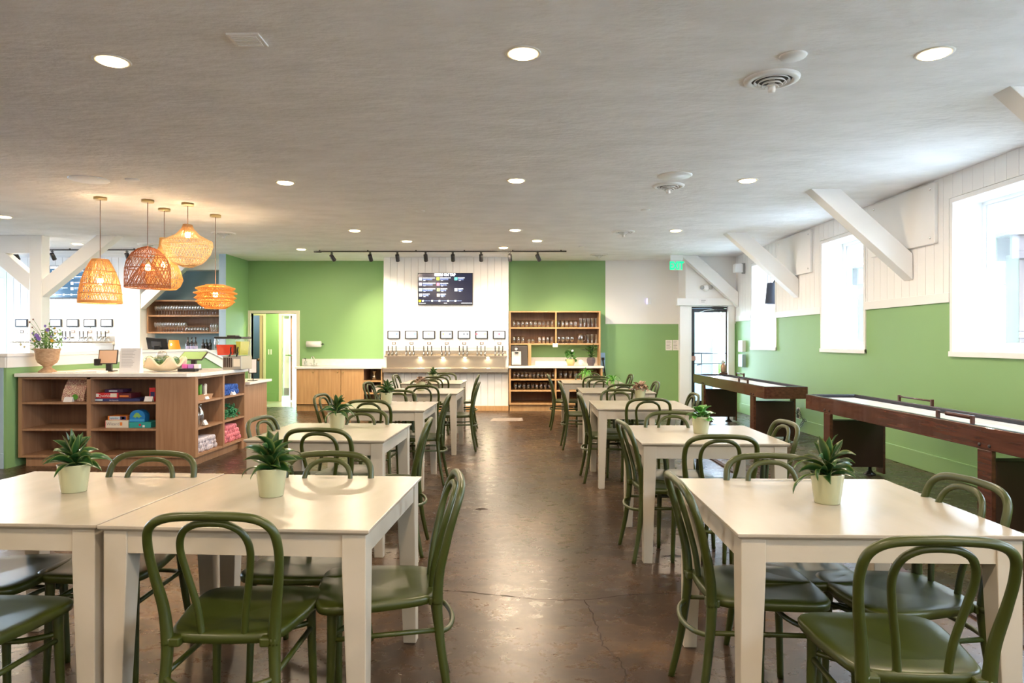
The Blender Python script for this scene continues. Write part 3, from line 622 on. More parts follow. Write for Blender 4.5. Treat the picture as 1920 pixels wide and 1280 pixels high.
# beer menu screens
M['scrn'] = mat('dark_menu_screen', (.006, .007, .016), .15, emit=(.010, .012, .028), es=1)
M['tvw'] = mat('screen_white', (.9, .95, 1), .5, emit=(.85, .92, 1), es=1.1); M['tvb'] = mat('screen_blue', (.3, .4, .8), .5, emit=(.22, .34, .70), es=1)
tv = thing('menu_screen', 'black wall screen listing beers on tap, on the main tap wall', 'screen', at_y(835, 571, YT-.05))
q0, q1 = at_y(783.5, 571.3, YT-.05), at_y(886.5, 511.6, YT-.05)
build('casing', MB().box(q0.x, q1.x, YT-.05, YT-.005, q0.z, q1.z), 'black', tv, bevel=.005)
sc = build('screen', MB().box(q0.x+.012, q1.x-.012, YT-.053, YT-.05, q0.z+.015, q1.z-.012), 'scrn', tv)
TP = lambda u, v: at_y(775+u/16, 500+v/16, YT-.055)
p = TP(950, 270); text('BEERS ON TAP', p.x, p.y, p.z, .045, 'tvw', sc, bold=.0045)
def icon(u, v, s, c, parent, e=.8):
    nmc = 'tv_%d_%d_%d' % tuple(int(x*20) for x in c); M[nmc] = M.get(nmc) or mat(nmc, c, .5, emit=c, es=e)
    a, b = TP(u-s/2, v+s/2), TP(u+s/2, v-s/2); build('logo', MB().box(a.x, b.x, a.y-.002, a.y, a.z, b.z), nmc, parent)
def line(u, v, wd, h, m, parent, nm='text_line'):   # a row of letter-sized strokes, too small to read
    mb = MB(); x = u
    while x < u+wd:
        k = rnd.uniform(9, 22); a, b = TP(x, v+h/2), TP(min(x+k, u+wd), v-h/2); mb.box(a.x, b.x, a.y-.001, a.y, a.z, b.z); x += k+rnd.choice((2, 3, 8))
    build(nm, mb, m, parent)
rows = [(210, 365, (.85, .88, .95), 'Ola Brew Co. Hard Seltzer', 370), (740, 360, (.62, .78, .10), '', 310), (1275, 360, (.15, .75, .65), '', 200), (210, 520, (.75, .65, .85), '', 390), (745, 525, (.85, .30, .50), '', 240),
        (215, 690, (.5, .85, .8), '', 380), (750, 690, (.60, .85, .25), '', 200), (1280, 690, (.65, .80, .95), '', 150), (215, 845, (.45, .55, .5), '', 210), (750, 850, (.9, .75, .45), '', 160)]
for u, v, c, _, L in rows:
    icon(u, v, 88, c, sc); icon(u, v+3, 34, (c[0]*.3, c[1]*.3, c[2]*.35), sc)
    line(u+65, v-28, L, 24, 'tvw', sc); line(u+65, v+5, L*.8, 10, 'tvb', sc); line(u+65, v+28, L*.7+30, 10, 'tvb', sc); line(u+90, v+50, 60, 14, 'tvw', sc)
icon(195, 1025, 64, (.9, .8, .0), sc)
for u, L in ((285, 190), (565, 150), (785, 180), (1040, 150), (1260, 150)): icon(u, 1022, 50, (.8, .9, .85), sc); icon(u, 1035, 22, (.02, .03, .06), sc); line(u+40, 1020, L, 12, 'tvb', sc)
line(170, 1095, 200, 14, 'tvw', sc); line(920, 1090, 90, 16, 'tvw', sc); line(1440, 1088, 320, 18, 'tvw', sc)
M['scr2'] = mat('slate_blue_screen', (.02, .05, .09), .12, emit=(.04, .09, .15), es=1)
q0, q1 = at_y(60, 559, YT-.05), at_y(168, 498, YT-.05)
tv2 = thing('menu_screen', 'slate-blue beer list screen behind the left timber post', 'screen', q0)
build('casing', MB().box(q0.x, q1.x, YT-.05, YT-.005, q0.z, q1.z), 'black', tv2, bevel=.005)
s2 = build('screen', MB().box(q0.x+.012, q1.x-.012, YT-.053, YT-.05, q0.z+.015, q1.z-.012), 'scr2', tv2)
TP = lambda u, v: at_y(60+(u-130)/15.3, 498+(v-190)/15.3, YT-.055)
p = TP(950, 270); text('BEERS ON TAP', p.x, p.y, p.z, .045, 'tvw', s2, bold=.003)
for u in (210, 750, 1280):
    for v in (365, 525, 690, 850): icon(u, v, 80, (.85, .9, .95), s2); line(u+65, v-25, 330, 18, 'tvw', s2); line(u+65, v+10, 200, 9, 'tvb', s2)
for u in (285, 565, 785, 1040, 1260): icon(u, 1022, 50, (.8, .9, .95), s2); line(u+40, 1020, 150, 12, 'tvw', s2)
# ================================================================== tables
def table_proto():
    t = thing('dining_table', '', 'table', (0, 0, 0), group='square cream dining tables')
    h, a = .457, .75
    # top with an undercut edge
    q = MB(); q.loft([[(-h, -h, a), (h, -h, a), (h, h, a), (-h, h, a)][::1], [(-h, -h, a-.011), (h, -h, a-.011), (h, h, a-.011), (-h, h, a-.011)], [(-h+.012, -h+.012, a-.021), (h-.012, -h+.012, a-.021), (h-.012, h-.012, a-.021), (-h+.012, h-.012, a-.021)]][::-1], False)
    build('tabletop', q, 'table', t, bevel=.002)
    e = h-.014; lt, lb = .080, .056
    for sx in (-1, 1):
        for sy in (-1, 1):
            def sq(w_, z): return [(sx*e, sy*e, z), (sx*(e-w_), sy*e, z), (sx*(e-w_), sy*(e-w_), z), (sx*e, sy*(e-w_), z)][::sx*sy]
            build('leg', MB().loft([sq(lb, 0), sq(lt, .62), sq(lt, a-.021)], False), 'tleg', t, bevel=.003)
    for s in (-1, 1):
        build('apron', MB().box(-e+lt, e-lt, s*(e-.006), s*(e-.026), a-.098, a-.021), 'tleg', t)
        build('apron', MB().box(s*(e-.006), s*(e-.026), -e+lt, e-lt, a-.098, a-.021), 'tleg', t)
    return t
T0 = table_proto()
TAB = {}
def place_table(key, label, corners, rot, sc=1.0):
    global T0
    h = .457; acc = Vector((0, 0, 0)); ca, sa = math.cos(rot), math.sin(rot)
    for (u, v, px, py) in corners:
        p = at_z(px, py, .75); lx, ly = u*h*sc, v*h
        acc += Vector((p.x-(ca*lx-sa*ly), p.y-(sa*lx+ca*ly), 0))
    c = acc/len(corners)
    if key == 'R1': o = T0; o.location = c; o.rotation_euler = (0, 0, rot); o.scale = (sc, 1, 1); o['label'] = label
    else: o = dup(T0, c, rot, label, scale=(sc, 1, 1))
    TAB[key] = (c, rot, sc)
place_table('R1', 'square cream table nearest the camera, right of the aisle', [(-1, -1, 1381.5, 1002.7), (-1, 1, 1275, 896), (1, 1, 1657, 898), (1, -1, 1926, 1003)], R(-1.2), 1.03)
place_table('L1', 'square cream table nearest the camera, left of the aisle', [(1, -1, 694.5, 997), (1, 1, 788, 892.6), (-1, -1, 187.5, 983), (-1, 1, 421, 888)], R(-3.3), 1.035)
place_table('L0', 'cream table cut off by the left edge of the picture', [(1, -1, 181, 983), (1, 1, 415, 888), (-1, 1, 71, 883)], R(-3.3), 1.035)
place_table('L2', 'cream table, second in the left-hand row', [(1, -1, 727, 826), (1, 1, 769.4, 793), (-1, -1, 462, 824), (-1, 1, 545, 793)], R(-2.2))
place_table('L3', 'cream table, third in the left-hand row', [(1, -1, 792.7, 768.3), (1, 1, 825, 753.3)], R(-1.5))
place_table('L4', 'cream table, fourth in the left-hand row', [(1, -1, 857, 737.5)], R(-1.5))
place_table('L5', 'cream table, farthest in the left-hand row, before the tap wall', [(1, -1, 862.7, 719.7), (-1, -1, 753, 718)], R(-1.5))
place_table('R2', 'cream table, second in the right-hand row', [(-1, -1, 1205.4, 832.4), (1, -1, 1479.3, 832.4), (-1, 1, 1172.6, 795.5), (1, 1, 1388.6, 797)], R(-1.2))
place_table('R3', 'cream table, third in the right-hand row', [(-1, -1, 1120.7, 767.2), (1, -1, 1301, 765.5), (-1, 1, 1104.4, 750.7)], R(-1.2))
place_table('R4', 'cream table, fourth in the right-hand row', [(-1, -1, 1095, 736), (1, -1, 1226.8, 736)], R(-1.2))
place_table('R5', 'cream table, farthest in the right-hand row, before the glass shelves', [(-1, -1, 1056, 718)], R(-1.2))
# ================================================================== chairs
def bez(pts, k=8):     # smooth path through points (Catmull-Rom)
    P = [Vector(p) for p in pts]; out = []
    for i in range(len(P)-1):
        a, b, c, d = P[max(i-1, 0)], P[i], P[i+1], P[min(i+2, len(P)-1)]
        for j in range(k):
            t = j/k; out.append(.5*((2*b)+(c-a)*t+(2*a-5*b+4*c-d)*t*t+(3*b-a-3*c+d)*t**3))
    out.append(P[-1]); return out
def chair_proto():
    t = thing('bentwood_chair', '', 'chair', (0, 0, 0), group='olive green bentwood chairs')
    # seat: rounded trapezoid, bowed front, slightly dished
    def outline(k, z, grow=0):
        out = []
        N = 40
        for i in range(N):
            a = 2*math.pi*i/N; ca, sa = math.cos(a), math.sin(a); e = .30
            x = math.copysign(abs(ca)**e, ca); y = math.copysign(abs(sa)**e, sa)
            w_ = .212+.016*y-(.020 if y < 0 else 0)*abs(y); yy = .015+y*.205+(.018*(1-x*x) if y > 0 else -.012*(1-x*x))
            out.append((x*(w_+grow)*k, .015+(yy-.015+math.copysign(grow, y)*.8)*k, z-.004*(1-k)))
        return out
    q = MB().loft([outline(.96, .424), outline(1, .428, .0), outline(1, .448, .002), outline(.988, .456), outline(.955, .459), outline(.75, .455), outline(.35, .452), outline(.02, .447)], True)
    build('seat', q, 'chair', t)
    # outer hoop above the seat, then each rear leg below it
    hp = [(-.168, -.200, .43), (-.176, -.208, .54), (-.194, -.234, .66), (-.200, -.258, .750), (-.184, -.280, .815), (-.125, -.293, .848), (0, -.298, .856)]
    pts = bez(hp); pts = pts+[Vector((-p.x, p.y, p.z)) for p in reversed(pts[:-1])]
    n = len(pts); rs = [.0205-.0062*min(1, min(i, n-1-i)/18) for i in range(n)]
    build('back_hoop', MB().tube(pts, rs, 10), 'chair', t)
    ip = [(-.068, -.184, .45), (-.077, -.194, .54), (-.099, -.220, .66), (-.108, -.243, .740), (-.091, -.263, .795), (-.05, -.275, .823), (0, -.278, .829)]
    pts = bez(ip); pts = pts+[Vector((-p.x, p.y, p.z)) for p in reversed(pts[:-1])]
    build('inner_hoop', MB().tube(pts, .0115, 10), 'chair', t)
    for s in (-1, 1):
        lp = bez([(s*.168, -.200, .45), (s*.171, -.204, .36), (s*.184, -.226, .18), (s*.200, -.262, 0)], 5)
        build('leg', MB().tube(lp, [.0205-.0075*i/(len(lp)-1) for i in range(len(lp))], 10), 'chair', t)
        lp = bez([(s*.172, .170, .445), (s*.175, .172, .3), (s*.182, .182, 0)], 5)
        build('leg', MB().tube(lp, [.020-.0075*i/(len(lp)-1) for i in range(len(lp))], 10), 'chair', t)
        build('side_stretcher', MB().tube([(s*.174, .172, .325), (s*.174, -.206, .335)], .0095, 8), 'chair', t)
        build('corner_block', MB().box(s*.125, s*.172, -.216, -.170, .422, .452), 'chair', t, bevel=.006)
    build('rear_stretcher', MB().tube(bez([(-.176, -.207, .325), (-.11, -.250, .318), (0, -.268, .315), (.11, -.250, .318), (.176, -.207, .325)], 5), .010, 8), 'chair', t)
    build('front_stretcher', MB().tube(bez([(-.174, .172, .345), (-.10, .128, .340), (0, .112, .338), (.10, .128, .340), (.174, .172, .345)], 5), .010, 8), 'chair', t)
    return t
C0 = chair_proto(); used = False
HT_ = Vector((0, -.298, .856))
def put_chair(p, face, label):     # p = world xy of the hoop top; face in degrees clockwise from +y
    global used
    rz = -R(face); off = Matrix.Rotation(rz, 3, 'Z') @ HT_
    loc = Vector((p.x-off.x, p.y-off.y, 0))
    if not used: used = True; C0.location = loc; C0.rotation_euler = (0, 0, rz); C0['label'] = label
    else: dup(C0, loc, rz, label)
def chair_px(px, py, face, label): put_chair(at_z(px, py, .870), face, label)
def chair_at(key, side, px, label, gap=.13, jig=0):     # far chairs: depth from the table, x from the photograph
    c, rot, sc = TAB[key]
    if side in 'FB':
        y = c.y+(-1 if side == 'F' else 1)*(.457+gap); p = at_y(px, 700, y); put_chair(p, (0 if side == 'F' else 180)+jig-math.degrees(rot), label)
    else:
        y = c.y+.0; p = at_y(px, 700, y); put_chair(p, (90 if side == 'L' else -90)+jig, label)
B = 'olive green bentwood chair '
chair_px(388, 958, 0, B+'backing the camera at the nearest left table')
chair_px(620, 844, 182, B+'on the far side of the nearest left table')
chair_px(862, 885, -100, B+'on the aisle side of the nearest left table')
chair_px(292, 843, 181, B+'on the far side of the left-edge table, facing the camera')
p = at_z(133, 1125, .46); put_chair(Vector((p.x-.23, p.y-.47, 0)), 2, B+'cut off at the lower left corner, backing the camera')
p = at_z(118, 1050, .46); put_chair(Vector((p.x-.50, p.y-.13, 0)), 88, B+'at the left edge, its seat pointing right under the table')
chair_px(593, 800.6, 2, B+'backing the camera at the second left table')
chair_px(679, 765, 181, B+'on the far side of the second left table')
chair_px(486, 779, 97, B+'at the counter side of the second left table')
chair_px(807, 783, -92, B+'on the aisle side of the second left table')
chair_at('L3', 'F', 688.8, B+'backing the camera at the third left table', .22)
chair_at('L3', 'B', 746, B+'on the far side of the third left table', .10)
chair_at('L3', 'L', 600, B+'at the counter side of the third left table', jig=6)
chair_at('L3', 'R', 843, B+'on the aisle side of the third left table')
chair_at('L4', 'F', 790, B+'backing the camera at the fourth left table', .2)
chair_at('L4', 'B', 797, B+'on the far side of the fourth left table', .1)
chair_at('L4', 'L', 688, B+'at the counter side of the fourth left table', jig=6)
chair_at('L4', 'R', 899, B+'on the aisle side of the fourth left table')
chair_at('L5', 'F', 815, B+'backing the camera at the farthest left table', .14)
chair_at('L5', 'B', 833, B+'on the far side of the farthest left table', .1)
chair_at('L5', 'L', 740, B+'at the left end of the farthest left table', jig=5)
chair_at('L5', 'R', 898, B+'on the aisle side of the farthest left table')
chair_px(1772, 1003, 4, B+'backing the camera at the nearest right table')
chair_px(1263, 889, 90, B+'on the aisle side of the nearest right table')
chair_px(1441, 848, 183, B+'on the far side of the nearest right table')
chair_px(1822, 893, -96, B+'on the shuffleboard side of the nearest right table')
chair_px(1355, 813, 2, B+'backing the camera at the second right table')
chair_px(1260, 769.5, 182, B+'on the far side of the second right table')
chair_px(1164, 787, 86, B+'on the aisle side of the second right table')
chair_px(1477, 787, -92, B+'on the shuffleboard side of the second right table')
chair_at('R3', 'F', 1217, B+'backing the camera at the third right table', .15)
chair_at('R3', 'B', 1161, B+'on the far side of the third right table', .10)
chair_at('R3', 'L', 1085, B+'on the aisle side of the third right table')
chair_at('R3', 'R', 1304, B+'on the shuffleboard side of the third right table')
chair_at('R4', 'F', 1170, B+'backing the camera at the fourth right table')
chair_at('R4', 'B', 1127, B+'on the far side of the fourth right table')
chair_at('R4', 'L', 1048, B+'on the aisle side of the fourth right table')
chair_at('R4', 'R', 1232, B+'on the wall side of the fourth right table')
chair_at('R5', 'F', 1119, B+'backing the camera at the farthest right table')
chair_at('R5', 'B', 1102, B+'on the far side of the farthest right table', .1)
chair_at('R5', 'L', 1027, B+'on the aisle side of the farthest right table')
chair_at('R5', 'R', 1184, B+'on the wall side of the farthest right table')
# ================================================================== table plants
def leaf_mesh(name, L, W, curl, m, droop=.0, seg=8, fold=.25, twist=0, tip=1.0):
    vs = []; ed = []; x = z = 0; ang = R(0)
    for i in range(seg+1):
        t = i/seg; wd = W*(math.sin(math.pi*min(1, t*.93+.05))**.75)*(1 if t < .5 else 1-(t-.5)**2*1.2*tip)
        if i == seg: wd = .0005
        ca, sa = math.cos(ang), math.sin(ang); tw = twist*t
        for k, s in enumerate((-1, -.5, 0, .5, 1)):
            off = abs(s)*wd*fold; vs.append((x-sa*off, s*wd*.5*math.cos(tw), z+ca*off+s*wd*.5*math.sin(tw))); ed.append(abs(s))
        ang -= curl/seg*(1+droop*t*2); x += L/seg*math.cos(ang); z += L/seg*math.sin(ang)
    fs = [(5*i+k, 5*i+k+1, 5*i+k+6, 5*i+k+5) for i in range(seg) for k in range(4)]
    me = bpy.data.meshes.new(name); me.from_pydata(vs, [], fs); me.polygons.foreach_set('use_smooth', [True]*len(fs))
    at = me.attributes.new('edge', 'FLOAT', 'POINT'); at.data.foreach_set('value', ed); me.materials.append(M[m]); me.update(); return me
def put_leaf(me, parent, base, az, el, s=1, roll=0):
    o = bpy.data.objects.new('leaf', me); COL.objects.link(o); o.parent = parent
    o.matrix_local = Matrix.Translation(base) @ Matrix.Rotation(az, 4, 'Z') @ Matrix.Rotation(-el, 4, 'Y') @ Matrix.Rotation(roll, 4, 'X') @ Matrix.Scale(s, 4); return o
def pot(t, m='pot', r=.0625, h=.116, soil=True):
    build('pot', MB().lathe([(.001, 0), (r*.74, 0), (r*.77, .004), (r*.985, h-.004), (r, h), (r-.004, h), (r-.005, h-.02), (r-.008, h-.022)], 32, capb=False), m, t)
    build('soil', MB().lathe([(r-.005, h-.030), (r-.006, h-.018), (r*.5, h-.014), (.001, h-.013)], 20), 'soil', t)
LV = [leaf_mesh('leaf', L, W, c, 'leaf', d, twist=tw) for L, W, c, d, tw in ((.160, .046, .60, 1.0, 1.1), (.148, .050, .25, 2.0, -1.1), (.172, .038, .8, 1.2, .8), (.140, .044, -.1, .6, .5), (.13, .046, .4, 1.8, 1.2))]
LR = [leaf_mesh('leaf', .075, .070, .7, 'leafr', .4, tip=.3, fold=.15), leaf_mesh('leaf', .060, .060, 1.1, 'leafr', .4, tip=.3, fold=.2)]
LB = [leaf_mesh('leaf', .055, .038, .5, 'leafb', .5, tip=.4, fold=.2), leaf_mesh('leaf', .045, .034, 1.0, 'leafb', .5, tip=.4, fold=.3)]
LF = [leaf_mesh('leaf', .15, .018, 1.9, 'leaff', .5, fold=.1), leaf_mesh('leaf', .12, .016, 1.2, 'leaff', .5, fold=.1)]
def dracaena(seed, label, wide=1.0):
    rd = random.Random(seed); t = thing('potted_dracaena', label, 'potted plant', (0, 0, 0), group='potted table plants'); pot(t)
    build('stem', MB().tube([(0, 0, .088), (.003, 0, .125), (0, .002, .165)], [.007, .006, .003], 6), 'leaf', t)
    n = 26
    for i in range(n):
        f = i/n; az = i*2.39996+rd.uniform(-.2, .2); el = R(22+56*f**1.2)+rd.uniform(-.12, .12)
        put_leaf(LV[rd.choice((0, 1, 2, 4) if f < .6 else (1, 3, 3, 0))], t, (0, 0, .098+.052*f), az, el, rd.uniform(.80, 1.1)*wide*(1.0-.15*f), rd.uniform(-.5, .5))
    return t
def bushy(seed, label, leaves, n, nm, z0=.10, spread=.05, elr=(5, 80), stem='leafr', s=(.8, 1.15)):
    rd = random.Random(seed); t = thing(nm, label, 'potted plant', (0, 0, 0), group='potted table plants'); pot(t)
    for i in range(n):
        f = (i+.5)/n; az = i*2.39996; rr = spread*math.sqrt(1-f*.9)*rd.uniform(.5, 1); el = R(elr[0]+(elr[1]-elr[0])*f)+rd.uniform(-.25, .25)
        b = Vector((math.cos(az)*rr, math.sin(az)*rr, z0+.055*f*rd.uniform(.6, 1.1)))
        put_leaf(leaves[i % 2], t, b, az+rd.uniform(-.6, .6), el, rd.uniform(*s), rd.uniform(-.4, .4))
    sb = MB()
    for i in range(9): a = i*.7; sb.tube([(math.cos(a)*.012, math.sin(a)*.012, .085), (math.cos(a)*.03, math.sin(a)*.03, .125)], .002, 4)
    build('stems', sb, stem, t)
    return t
def putpl(t, px, py, rz=0, key=None):
    if key is None: p = at_z(px, py, .75)
    else: p = at_y(px, 700, TAB[key][0].y+py)
    t.location = (p.x, p.y, .7502); t.rotation_euler = (0, 0, rz); return t
putpl(dracaena(1, 'dracaena in a sage pot on the table at the left edge'), 139, 921, 0)
putpl(dracaena(2, 'dracaena in a sage pot on the nearest left table'), 509, 929, 1)
putpl(dracaena(3, 'dracaena in a sage pot on the nearest right table'), 1551, 942, 3.5)
putpl(dracaena(4, 'dracaena in a pale pot on the second left table', .95), 632, 803, 2)
putpl(dracaena(5, 'dracaena in a pale pot on the third left table', .9), 725, 757, 2.5, None)
putpl(dracaena(6, 'small dracaena in a pale pot on the farthest left table', .8), 812, .0, 4, 'L5')
putpl(bushy(11, 'brown rosette plant in a white pot on the fourth left table', LB, 34, 'potted_echeveria', .105, .06, (0, 60), 'leafb'), 789, .05, 0, 'L4')
putpl(bushy(12, 'round-leaved green plant in a pale pot on the second right table', LR, 22, 'potted_peperomia'), 1314, 812)
putpl(bushy(13, 'brown-pink leafy plant in a cream pot on the third right table', LB, 40, 'potted_coleus', .11, .075, (5, 70), 'leafb', (1.0, 1.4)), 1200, 750)
putpl(bushy(14, 'bright green fern in a white pot on the fourth right table', LF, 44, 'potted_fern', .095, .03, (25, 88), 'leaff'), 1149, 0, 0, 'R4')
putpl(bushy(15, 'bright green fern in a white pot on the farthest right table', LF, 44, 'potted_fern', .095, .03, (15, 80), 'leaff', (.8, 1.3)), 1099, 0, 2, 'R5')
# ================================================================== shuffleboard tables
M['rim'] = mat('black_felt_rail', (.03, .035, .05), .6); M['play'] = noisy(mat('maple_play_field', (.7, .6, .5), .3, coat=.2), (.50, .40, .36), (.86, .80, .78), (40, 2, 1), 2, 6, .35, .7)
M['knob'] = wood('turned_dark_wood', (.05, .018, .012), (.08, .028, .02), .3)
def shuffle(lab, x0, x1, y0, y1, ped, labels):
    t = thing('shuffleboard_table', lab, 'game table', (x0, y0, 0)); zt, zb = .79, .635; wt = .035
    for nm_, bx in (('side_rail', (x0, x0+wt, y0, y1)), ('side_rail', (x1-wt, x1, y0, y1)), ('end_rail', (x0+wt, x1-wt, y0, y0+wt)), ('end_rail', (x0+wt, x1-wt, y1-wt, y1))):
        r_ = build(nm_, MB().box(*bx, zb, zt), 'walnut', t, bevel=.004)
    build('gutter', MB().box(x0+wt, x1-wt, y0+wt, y1-wt, zb+.02, zb+.06), 'rim', t)
    lin = MB(); e = .004
    lin.box(x0+wt, x0+wt+e, y0+wt, y1-wt, zb+.06, zt-.003).box(x1-wt-e, x1-wt, y0+wt, y1-wt, zb+.06, zt-.003).box(x0+wt, x1-wt, y0+wt, y0+wt+e, zb+.06, zt-.003).box(x0+wt, x1-wt, y1-wt-e, y1-wt, zb+.06, zt-.003)
    build('felt_lining', lin, 'rim', t)
    build('edge_strip', MB().box(x0+.004, x0+wt-.002, y0, y1, zt, zt+.004).box(x1-wt+.002, x1-.004, y0, y1, zt, zt+.004).box(x0+wt, x1-wt, y1-wt, y1, zt, zt+.004).box(x0+wt, x1-wt, y0, y0+wt, zt, zt+.004), mat('blue_black_edge', (.05, .06, .10), .25, coat=.4), t)
    build('playfield', MB().box(x0+.065, x1-.10, y0+.16, y1-.16, zb+.06, zt-.022), 'play', t, bevel=.003)
    for py in ped:
        s = 1 if py > (y0+y1)/2 else -1
        pd = build('pedestal', MB().box(x0+.03, x1-.02, py, py+.14, .09, .565), 'dark', t, bevel=.004)
        build('post', MB().box(x0-.004, x0+.03, py, py+.14, .02, zb), 'walnut', t, bevel=.004)
        build('post', MB().box(x1-.02, x1+.004, py, py+.14, .02, zb), 'walnut', t, bevel=.004)
        for fx in (x0+.12, x1-.12): [build('foot', MB().lathe([(.06, 0), (.06, .008), (.035, .028), (.018, .045), (.015, .095)], 18, (fx, py+dy_, 0)), 'black', pd) for dy_ in (.07,)]
        for by in (py+.02, py+.12): build('bolt', MB().lathe([(.012, 0), (.012, -.006), (.005, -.009)], 8, (x0, by, zb+.03), axis='x'), 'bmetal', t)
    return t
def scorer(t, x, y0, y1, z, beads=0):
    s = build('score_rack', MB().box(x-.012, x+.012, y0, y0+.024, z, z+.06).box(x-.012, x+.012, y1-.024, y1, z, z+.06), 'knob', t, bevel=.003)
    build('rod', MB().tube([(x, y0+.01, z+.045), (x, y1-.01, z+.045)], .006 if beads else .009, 6), 'bmetal' if beads else 'knob', s)
    for i in range(beads): build('bead', MB().lathe([(.001, -.0065), (.013, -.005), (.016, 0), (.013, .005), (.001, .0065)], 10, (x, y0+.035+.0135*i, z+.045), axis='y'), 'knob', s)
XA, XB = 3.235, 3.80
s1 = shuffle('dark red wood shuffleboard table nearer the camera', XA, XB, 3.95, 7.62, (4.65, 7.03), 0)
scorer(s1, XA+.018, 4.86, 5.28, .794, 21); scorer(s1, XB-.018, 6.2, 6.75, .794)
build('pencil_ledge', MB().box(XA+.06, XA+.085, 6.75, 7.15, .742, .755), 'bmetal', s1)
s2 = shuffle('dark red wood shuffleboard table farther off, by the exit door', XA, XB, 8.88, 12.42, (9.27, 11.72), 1)
scorer(s2, XA+.018, 9.55, 9.95, .794); scorer(s2, XB-.018, 11.3, 11.7, .794)
pk = MB()
for i in range(3): solo('shuffle_puck', MB().lathe([(.001, 0), (.027, 0), (.029, .006), (.027, .012), (.02, .017), (.001, .018)], 16, (XA+.22+.06*i, 11.2+.04*i, .7452)), 'chrome', '%s small steel puck from the left on the far shuffleboard' % ORD[i], 'puck', (XA+.22+.06*i, 11.2+.04*i, .7452), 'steel pucks on the far shuffleboard')
# bronze jug-like ornament by the corner, power outlet with cords
p = at_y(1373, 703, 12.2); p = Vector((XB-.07, 12.25, .794))
orn = thing('bronze_ornament', 'small bronze ornament with silver top on the far shuffleboard corner', 'ornament', p)
build('base', MB().box(p.x-.06, p.x+.06, p.y-.05, p.y+.05, p.z, p.z+.03), mat('dark_bronze', (.12, .06, .04), .35, .7), orn, bevel=.004)
build('body', MB().lathe([(.035, .03), (.05, .06), (.048, .15), (.03, .18), (.03, .19)], 16, p), mat('brown_bronze', (.28, .17, .11), .35, .6), orn)
build('top', MB().lathe([(.028, .19), (.036, .21), (.03, .24), (.008, .26)], 14, p), 'chrome', orn)
ot = thing('power_outlet', 'cream double power outlet low on the right wall', 'outlet', (XW, 9.0, .5))
p = at_x(1497, 775, XW-.01)
ot.location = p
build('plate', MB().box(XW-.012, XW, p.y-.05, p.y+.05, p.z-.09, p.z+.09), mat('cream_plate', (.62, .55, .42), .4), ot, bevel=.003)
for dz in (-.04, .04): build('socket', MB().box(XW-.035, XW-.012, p.y-.025, p.y+.025, p.z+dz-.025, p.z+dz+.025), mat('grey_plug', (.12, .12, .12), .5), ot, bevel=.004)
for i in range(3):
    build('cord', MB().tube(bez([(XW-.03, p.y-.02-.02*i, p.z-.04), (XW-.06-.02*i, p.y-.12, p.z+.09-.03*i), (XW-.05, p.y-.26-.05*i, p.z-.08), (XW-.05, p.y-.25-.03*i, .12+.05*i), (XW-.04, p.y-.12, .06+.02*i)], 7), .005, 6), mat('dark_green_cord', (.05, .09, .05), .5), ot)
# floor strip beside the right-hand tables
xs = at_z(1329, 859, 0).x
solo('floor_strip', MB().box(xs, xs+.05, 1.2, 8.3, .0005, .014), 'pinkwood', 'long thin wooden transition strip along the floor right of the tables', 'floor strip', (xs, 5, 0))
# ================================================================== service counter with cubbies
CX0, CX1, CY0, CY1, CT = -5.48, -3.52, 7.50, 8.88, .99
F = lambda px: at_y(px, 760, CY0).x
ct = thing('service_counter', 'brown oak counter with open cubbies on two sides, left of room', 'counter', (CX0, CY0, 0))
zs = [.126, .396, .689, .97]        # undersides of openings: bottom board top etc.
xs0, xs1, xm0, xm1, xe = F(41), F(292), F(162.5), F(170), CX1
build('plinth', MB().box(CX0+.06, CX1-.05, CY0+.04, CY1-.02, 0, .10), 'oak', ct)
build('side_panel', MB().box(CX0, xs0, CY0, CY0+.5, .10, .99), 'oak', ct)
build('divider', MB().box(xm0, xm1, CY0, CY0+.5, .10, .99), 'oak', ct)
build('corner_panel', MB().box(xs1, CX1-.02, CY0, CY0+.02, .10, .99), 'oak', ct)
build('back_panel', MB().box(xs0, xs1, CY0+.48, CY0+.5, .10, .99), 'oakback', ct)
build('divider', MB().box(xs1, xs1+.02, CY0+.02, CY0+.5, .10, .99), 'oak', ct)
build('top_rail', MB().box(xs0, xs1, CY0, CY0+.02, .965, .99), 'oak', ct)
for z0, z1 in ((.10, .126), (.396, .419), (.689, .712)):
    build('shelf', MB().box(xs0, xm0, CY0+.003, CY0+.48, z0, z1), 'oak', ct); build('shelf', MB().box(xm1, xs1, CY0+.003, CY0+.48, z0, z1), 'oak', ct)
ya, yb, yc, yd = CY0+.0, at_x(418, 760, CX1).y, at_x(420.5, 760, CX1).y, CY1
build('corner_panel', MB().box(CX1-.02, CX1, CY0, at_x(371.5, 760, CX1).y, .10, .99), 'oak', ct)
build('divider', MB().box(CX1-.42, CX1, yb, yc+.01, .10, .99), 'oak', ct)
build('side_panel', MB().box(CX1-.42, CX1, yd-.02, yd, .10, .99), 'oak', ct)
build('side_panel', MB().box(CX1-.42, CX1, yd-.11, yd-.02, .0, .10), 'oak', ct)
build('back_panel', MB().box(CX1-.42, CX1-.40, CY0+.03, yd, .10, .99), 'oakback', ct)
for z0, z1 in ((.10, .126), (.396, .419), (.689, .712), (.965, .99)):
    build('shelf', MB().box(CX1-.40, CX1-.003, CY0+.03, yb, z0, z1), 'oak', ct); build('shelf', MB().box(CX1-.40, CX1-.003, yc+.01, yd-.02, z0, z1), 'oak', ct)
TZ = 1.03
